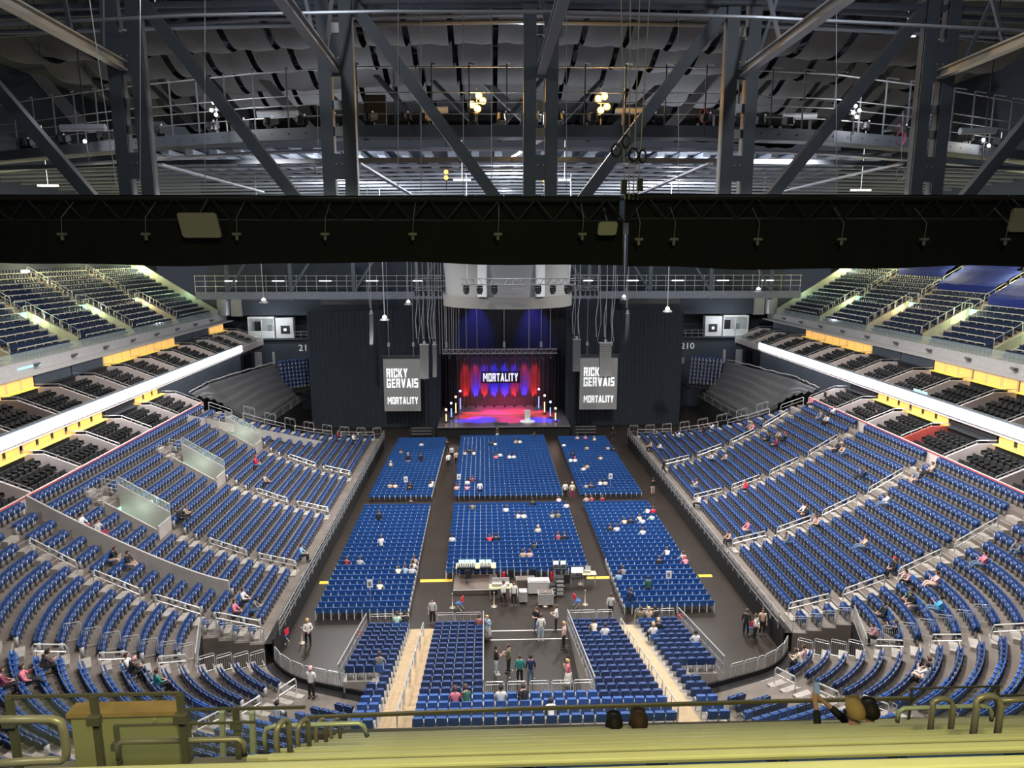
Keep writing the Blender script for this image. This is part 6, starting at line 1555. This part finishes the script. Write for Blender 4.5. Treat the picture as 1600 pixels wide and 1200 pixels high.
# heads of the people in the near tier
def near_person(px, py, Y, top, hr, label, rz=0, ps=None, sc=1.0):
    p = at(px, py, Y=Y); h = 1.36 * sc
    person(p.x, p.y, p.z - h, rz, ps or SITP[0], top, 'k', hr, label, 'people seated in the near tier', sc)
near_person(960, 1121, 7.9, 'black', 'd', 'dark haired head above the cream rails, left of two')
near_person(998, 1117, 7.7, 'black', 'b', 'brown haired head above the cream rails, right of two', sc=1.06)
near_person(1360, 1100, 7.5, 'black', 'd', 'dark haired head close behind the blond one')
PH = pose((0, -.06, .56), (0, -.02, .98), (0, .03, 1.24), (-.12, .42, .55), (-.12, .44, .10), (.12, .42, .55), (.12, .40, .10), (-.30, .20, .94), (-.22, .40, 1.12), (.10, .28, .94), (-.10, .42, 1.11))
near_person(1337, 1100, 7.0, 'black', 'l', 'blond person in black holding up a phone', rz=.1, ps=PH)
q = at(1337, 1100, Y=7.0); m = MB(); m.box((0, 0, 0), (.075, .010, .15)); o = m.build('phone', M('phone_body', (.25, .30, .38), .3)); o.location = (q.x - .16 * math.cos(.1) - .50 * math.sin(.1), q.y - .16 * math.sin(.1) + .50 * math.cos(.1), q.z - 1.36 + 1.24); o.rotation_euler = (R(-15), 0, .1)
m = MB(); m.box((0, -.0065, 0), (.068, .002, .14)); m.build('display', M('phone_screen', (.2, .28, .4), .3, emit=.5), o); tag(o, 'phone held up by the blond person', 'phone')

# ---------------------------------------------------------------- mixing desk area
m_caseg = M('case_grey', (.38, .37, .37), .5, noise=.1); m_ytop = M('table_yellow', (.72, .66, .34), .5); m_mon = M('monitor_glow', (.4, .8, .75), .4, emit=1.1, ecol=(.6, .95, .9)); m_monw = M('monitor_white', (.85, .85, .85), .4, emit=.8)
m_brownc = M('deck_brown', (.13, .10, .085), .6); m_redc = M('red_vest', (.75, .03, .06), .6)
def table(x, y, w_, d_, h_, top, label, z=0.0, name='folding_table', cloth=False):
    e = empty(name, (x, y, z)); m = MB(); m.box((0, 0, h_), (w_, d_, .05)); m.build('table_top', top, e)
    for sx in (-1, 1):
        for sy in (-1, 1): m = MB(); m.box((sx * (w_ / 2 - .06), sy * (d_ / 2 - .06), h_ / 2), (.04, .04, h_)); m.build('leg', m_grey, e)
    tag(e, label, 'table', 'tables of the mixing area'); return e
def monitor(x, y, z, w_, h_, mat, label, rz=PI):
    e = empty('monitor', (x, y, z), rz); m = MB(); m.box((0, 0, h_ / 2 + .14), (w_, .05, h_)); m.box((0, .05, .08), (.06, .04, .2)); m.box((0, .05, .01), (.25, .18, .02)); m.build('housing', m_dark, e)
    m = MB(); m.box((0, .03, h_ / 2 + .14), (w_ * .92, .012, h_ * .88)); m.build('display', mat, e); tag(e, label, 'monitor', 'monitors of the mixing area')
m = MB(); m.box((-3.42, 47.7, .15), (3.1, 3.0, .3)); tag(m.build('desk_riser', m_brownc), 'low brown riser under the left mixing desk', 'riser')
m = MB(); m.box((-3.42, 46.18, .31), (3.1, .06, .04)); struct(m.build('trim_riser', m_grey))
table(-3.4, 48.4, 2.9, .9, .80, m_ytop, 'long pale table with monitors on the brown riser', z=.3)
for i in range(3): monitor(-4.45 + .42 * i, 48.5, 1.13, .42, .30, m_mon, 'glowing monitor on the riser table, %s from the left' % ORD[i])
for i in range(2): monitor(-2.95 + .46 * i, 48.5, 1.13, .44, .28, m_mon, 'glowing monitor on the riser table, %s from the right' % ORD[1 - i])
for i, (x, w_) in enumerate(((-4.1, 1.3), (-2.7, .8))):
    e = empty('mixing_console', (x, 48.1, 1.13)); m = MB(); m.box((0, 0, .06), (w_, .5, .12), rx=.15); m.build('desk_body', m_dark, e); m = MB()
    for q in range(8): m.box((-w_ / 2 + w_ * (q + .5) / 8, 0, .14), (w_ / 20, .3, .02), rx=.15)
    m.build('fader_bank', m_caseg, e); tag(e, 'dark mixing console on the riser table, %s one' % ('larger left', 'smaller right')[i], 'console')
def office_chair(x, y, z, rz, label):
    e = empty('office_chair', (x, y, z), rz); m = MB(); m.box((0, 0, .48), (.46, .46, .09)); m.build('seat', m_dark, e)
    m = MB(); m.box((0, -.22, .82), (.42, .07, .56)); m.build('backrest', m_dark, e); m = MB(); m.tube([(0, 0, .1), (0, 0, .45)], .03, 6); m.build('gas_lift', m_raild, e)
    m = MB()
    for q in range(5): m.bar((0, 0, .1), (.28 * math.cos(q * 1.257), .28 * math.sin(q * 1.257), .06), .04)
    m.build('star_base', m_raild, e); tag(e, label, 'chair', 'office chairs of the mixing area')
office_chair(-4.0, 47.3, .3, .2, 'black office chair on the brown riser')
office_chair(-.9, 47.9, 0, .1, 'black office chair behind the cases, left one'); office_chair(.75, 47.9, 0, -.1, 'black office chair behind the cases, right one'); office_chair(3.0, 46.9, 0, .1, 'black office chair at the right mixing desk')
def crowd_case(x, y, w_, d_, h_, mat, label, wheels=True, lid=None):
    e = empty('flight_case', (x, y, 0)); b0 = .12 if wheels else 0; m = MB(); m.box((0, 0, b0 + h_ / 2), (w_, d_, h_)); m.build('case_body', mat, e)
    m = MB()
    for z in (b0 + .02, b0 + h_ - .02): m.box((0, -d_ / 2, z), (w_ + .03, .03, .04)); m.box((0, d_ / 2, z), (w_ + .03, .03, .04))
    for sx in (-1, 1):
        m.box((sx * w_ / 2, -d_ / 2, b0 + h_ / 2), (.04, .04, h_)); m.box((sx * w_ / 2, 0, b0 + h_), (.03, d_, .03))
    m.build('metal_edge', m_rail, e)
    if wheels:
        for sx in (-1, 1):
            for sy in (-1, 1): m = MB(); m.lathe((sx * (w_ / 2 - .1), sy * (d_ / 2 - .1), 0), [(.04, 0), (.05, .06), (.03, .12)], 8); m.build('wheel', m_dark, e)
    if lid: m = MB(); m.box((0, 0, b0 + h_ + .03), (w_ * .9, d_ * .8, .06)); m.build('lid', lid, e)
    tag(e, label, 'flight case', 'flight cases of the mixing area')
table(-1.65, 45.7, 1.6, .7, .80, m_ytop, 'table with yellow cloth and grey case before the riser')
m = MB(); m.box((0, 0, .1), (1.2, .45, .2)); m.box((0, .22, .3), (1.2, .05, .3)); o = m.build('open_case', m_caseg); o.location = (-1.65, 45.8, .83); tag(o, 'grey open case on the yellow topped table', 'case')
crowd_case(1.35, 44.6, 1.0, .7, .75, m_caseg, 'grey wheeled flight case nearest the pit, middle one', lid=m_brownc)
crowd_case(-.15, 45.0, .5, .6, .7, m_caseg, 'slim grey flight case between the white shirted staff')
crowd_case(1.0, 46.3, 1.5, .8, .8, M('case_pale', (.55, .53, .52), .45), 'large pale flight case behind the front one', lid=m_caseg)
crowd_case(.1, 46.9, 1.3, .6, .7, m_brownc, 'brown flight case behind the staff')
e = empty('equipment_rack', (2.45, 45.9, 0)); m = MB(); m.box((0, 0, .675), (.55, .6, 1.35)); m.build('rack_body', m_dark, e); m = MB()
for q in range(4): m.box((0, -.31, .25 + .3 * q), (.45, .02, .2)); m.box((0, .0, .1 + .33 * q), (.58, .62, .02))
m.build('rack_unit', m_rail, e); tag(e, 'black equipment rack with white units beside the cases', 'rack')
e = empty('equipment_rack', (1.95, 45.6, 0)); m = MB(); m.box((0, 0, .475), (.4, .5, .95)); m.build('rack_body', m_dark, e); m = MB()
for q in range(3): m.box((0, -.26, .25 + .25 * q), (.3, .02, .12))
m.build('rack_unit', m_rail, e); tag(e, 'lower black rack left of the tall one', 'rack')
table(2.7, 48.2, 1.0, .6, .95, m_dark, 'small dark table with white monitors right of the cases'); monitor(2.42, 48.3, .98, .42, .34, m_monw, 'white monitor right of the cases, left of the pair'); monitor(2.95, 48.3, .98, .42, .34, m_monw, 'white monitor right of the cases, right of the pair')
table(5.0 - .3, 47.3, 1.0, .6, .9, m_ytop, 'yellow topped table at the right mixing desk'); table(3.85, 47.2, 1.0, .6, .75, m_dark, 'dark table under the wide white display')
monitor(3.85, 47.3, .78, .95, .5, m_monw, 'wide white display at the right mixing desk')
m = MB(); m.box((0, 0, .08), (.45, .3, .16)); m.box((.05, .1, .28), (.4, .04, .3), rx=-.4); o = m.build('laptop_stand', m_caseg); o.location = (4.6, 47.4, .93); tag(o, 'grey laptop on the right yellow topped table', 'laptop')
for i, (px, py) in enumerate(((787, 905), (862, 905))):
    p = at(px, py, Z=0); e = empty('fire_extinguisher', p); m = MB(); m.lathe((0, 0, 0), [(.09, 0), (.1, .05), (.1, .5), (.05, .6), (.03, .62)], 12); m.build('cylinder', m_redc, e)
    m = MB(); m.box((0, 0, .68), (.12, .04, .06)); m.tube([(.03, 0, .64), (.13, 0, .55), (.12, 0, .2)], .012, 5); m.build('valve_hose', m_dark, e); tag(e, 'red fire extinguisher %s of the cases' % ('left', 'right')[i], 'extinguisher', 'fire extinguishers')
for i, (px, py) in enumerate(((707, 950), (772, 948), (852, 947), (914, 945), (472, 1005), (907, 913))):
    p = at(px, py, Z=0); m = MB(); m.lathe(tuple(p), [(.2, 0), (.2, .03), (.04, .06), (.035, 1.0), (.05, 1.02), (.05, 1.06)], 12)
    tag(m.build('barrier_post', M('post_cream', (.60, .52, .42), .4, .3), smooth=True), 'cream barrier post, %s' % ('left of the riser', 'below the yellow topped table', 'right of the cases', 'beside the right red vest chair', 'beside staff at the left wall', 'by the right mixing desk')[i], 'post', 'barrier posts on the floor')
for i, (px, py, rz, lab) in enumerate(((718, 952, 1.2, 'left of the riser'), (902, 948, -1.3, 'right of the mixing area'), (444, 1004, 1.2, 'by the left corner entrance'), (562, 1005, 0, 'outside the left pit block'), (1062, 978, 0, 'outside the right pit block'), (1172, 990, .3, 'by the right corner entrance'))):
    p = at(px, py, Z=0); e = empty('folding_chair', p, rz); m = MB(); m.box((0, 0, .45), (.42, .42, .05)); m.build('seat', m_fseat, e)
    m = MB(); m.box((0, -.22, .76), (.40, .05, .36)); m.build('backrest', m_redc, e)
    for sx in (-1, 1): m = MB(); m.bar((sx * .19, -.22, 0 if 0 else .9), (sx * .19, .18, 0), .03); m.bar((sx * .19, .18, .44), (sx * .19, -.24, 0), .03); m.build('leg', m_rail, e)
    tag(e, 'folding chair with red back, ' + lab, 'chair', 'folding chairs with red backs')
# row letter placards standing among the floor chairs
for i, (px, py, tx) in enumerate(((634, 749, 'A1'), (717, 745, 'A2'), (954, 744, 'A3'), (578, 912, 'B1'), (1045, 898, 'B3'))):
    p = at(px, py, Z=1.9); e = empty('block_placard', (p.x, p.y, 0)); m = MB(); m.box((0, 0, 1.9), (.38, .03, .55)); m.build('board', M('placard_white', (.85, .85, .85), .5), e)
    m = MB(); m.tube([(0, .03, 0), (0, .03, 1.7)], .02, 6); m.build('pole', m_grey, e); text_mesh(tx[0], .26, m_dark, e, (0, -.02, 1.9), FACE); tag(e, 'white block placard on a pole, %s' % ('left front floor block', 'edge of middle front floor block', 'right front floor block', 'left rear floor block', 'right rear floor block')[i], 'placard', 'white block placards')
for i in range(26):                                  # litter on the pit floor
    px, py = (830 + rnd.uniform(-40, 50), 1052 + rnd.uniform(-12, 18)) if i < 12 else (rnd.uniform(560, 1130), rnd.uniform(965, 1040))
    p = at(px, py, Z=.01)
    if abs(p.x) > 13.6 or (ground(p.x, p.y)[1] is not None) or ground(p.x, p.y)[0] > 0: continue
    m = MB(); r_ = .05 if i < 12 else .025; m.add([(p.x + r_ * math.cos(a) * rnd.uniform(.6, 1.2), p.y + r_ * math.sin(a), .006 + .02 * (a > 3)) for a in np.linspace(0, 2 * PI, 7)[:-1]] + [(p.x, p.y, .035)], [(j, (j + 1) % 6, 6) for j in range(6)])
    tag(m.build('litter_scrap', M('scrap_yellow', (.65, .66, .25), .7) if i < 7 else m_tape), 'small scrap of litter on the dark floor', 'litter', 'scraps of litter on the floor')
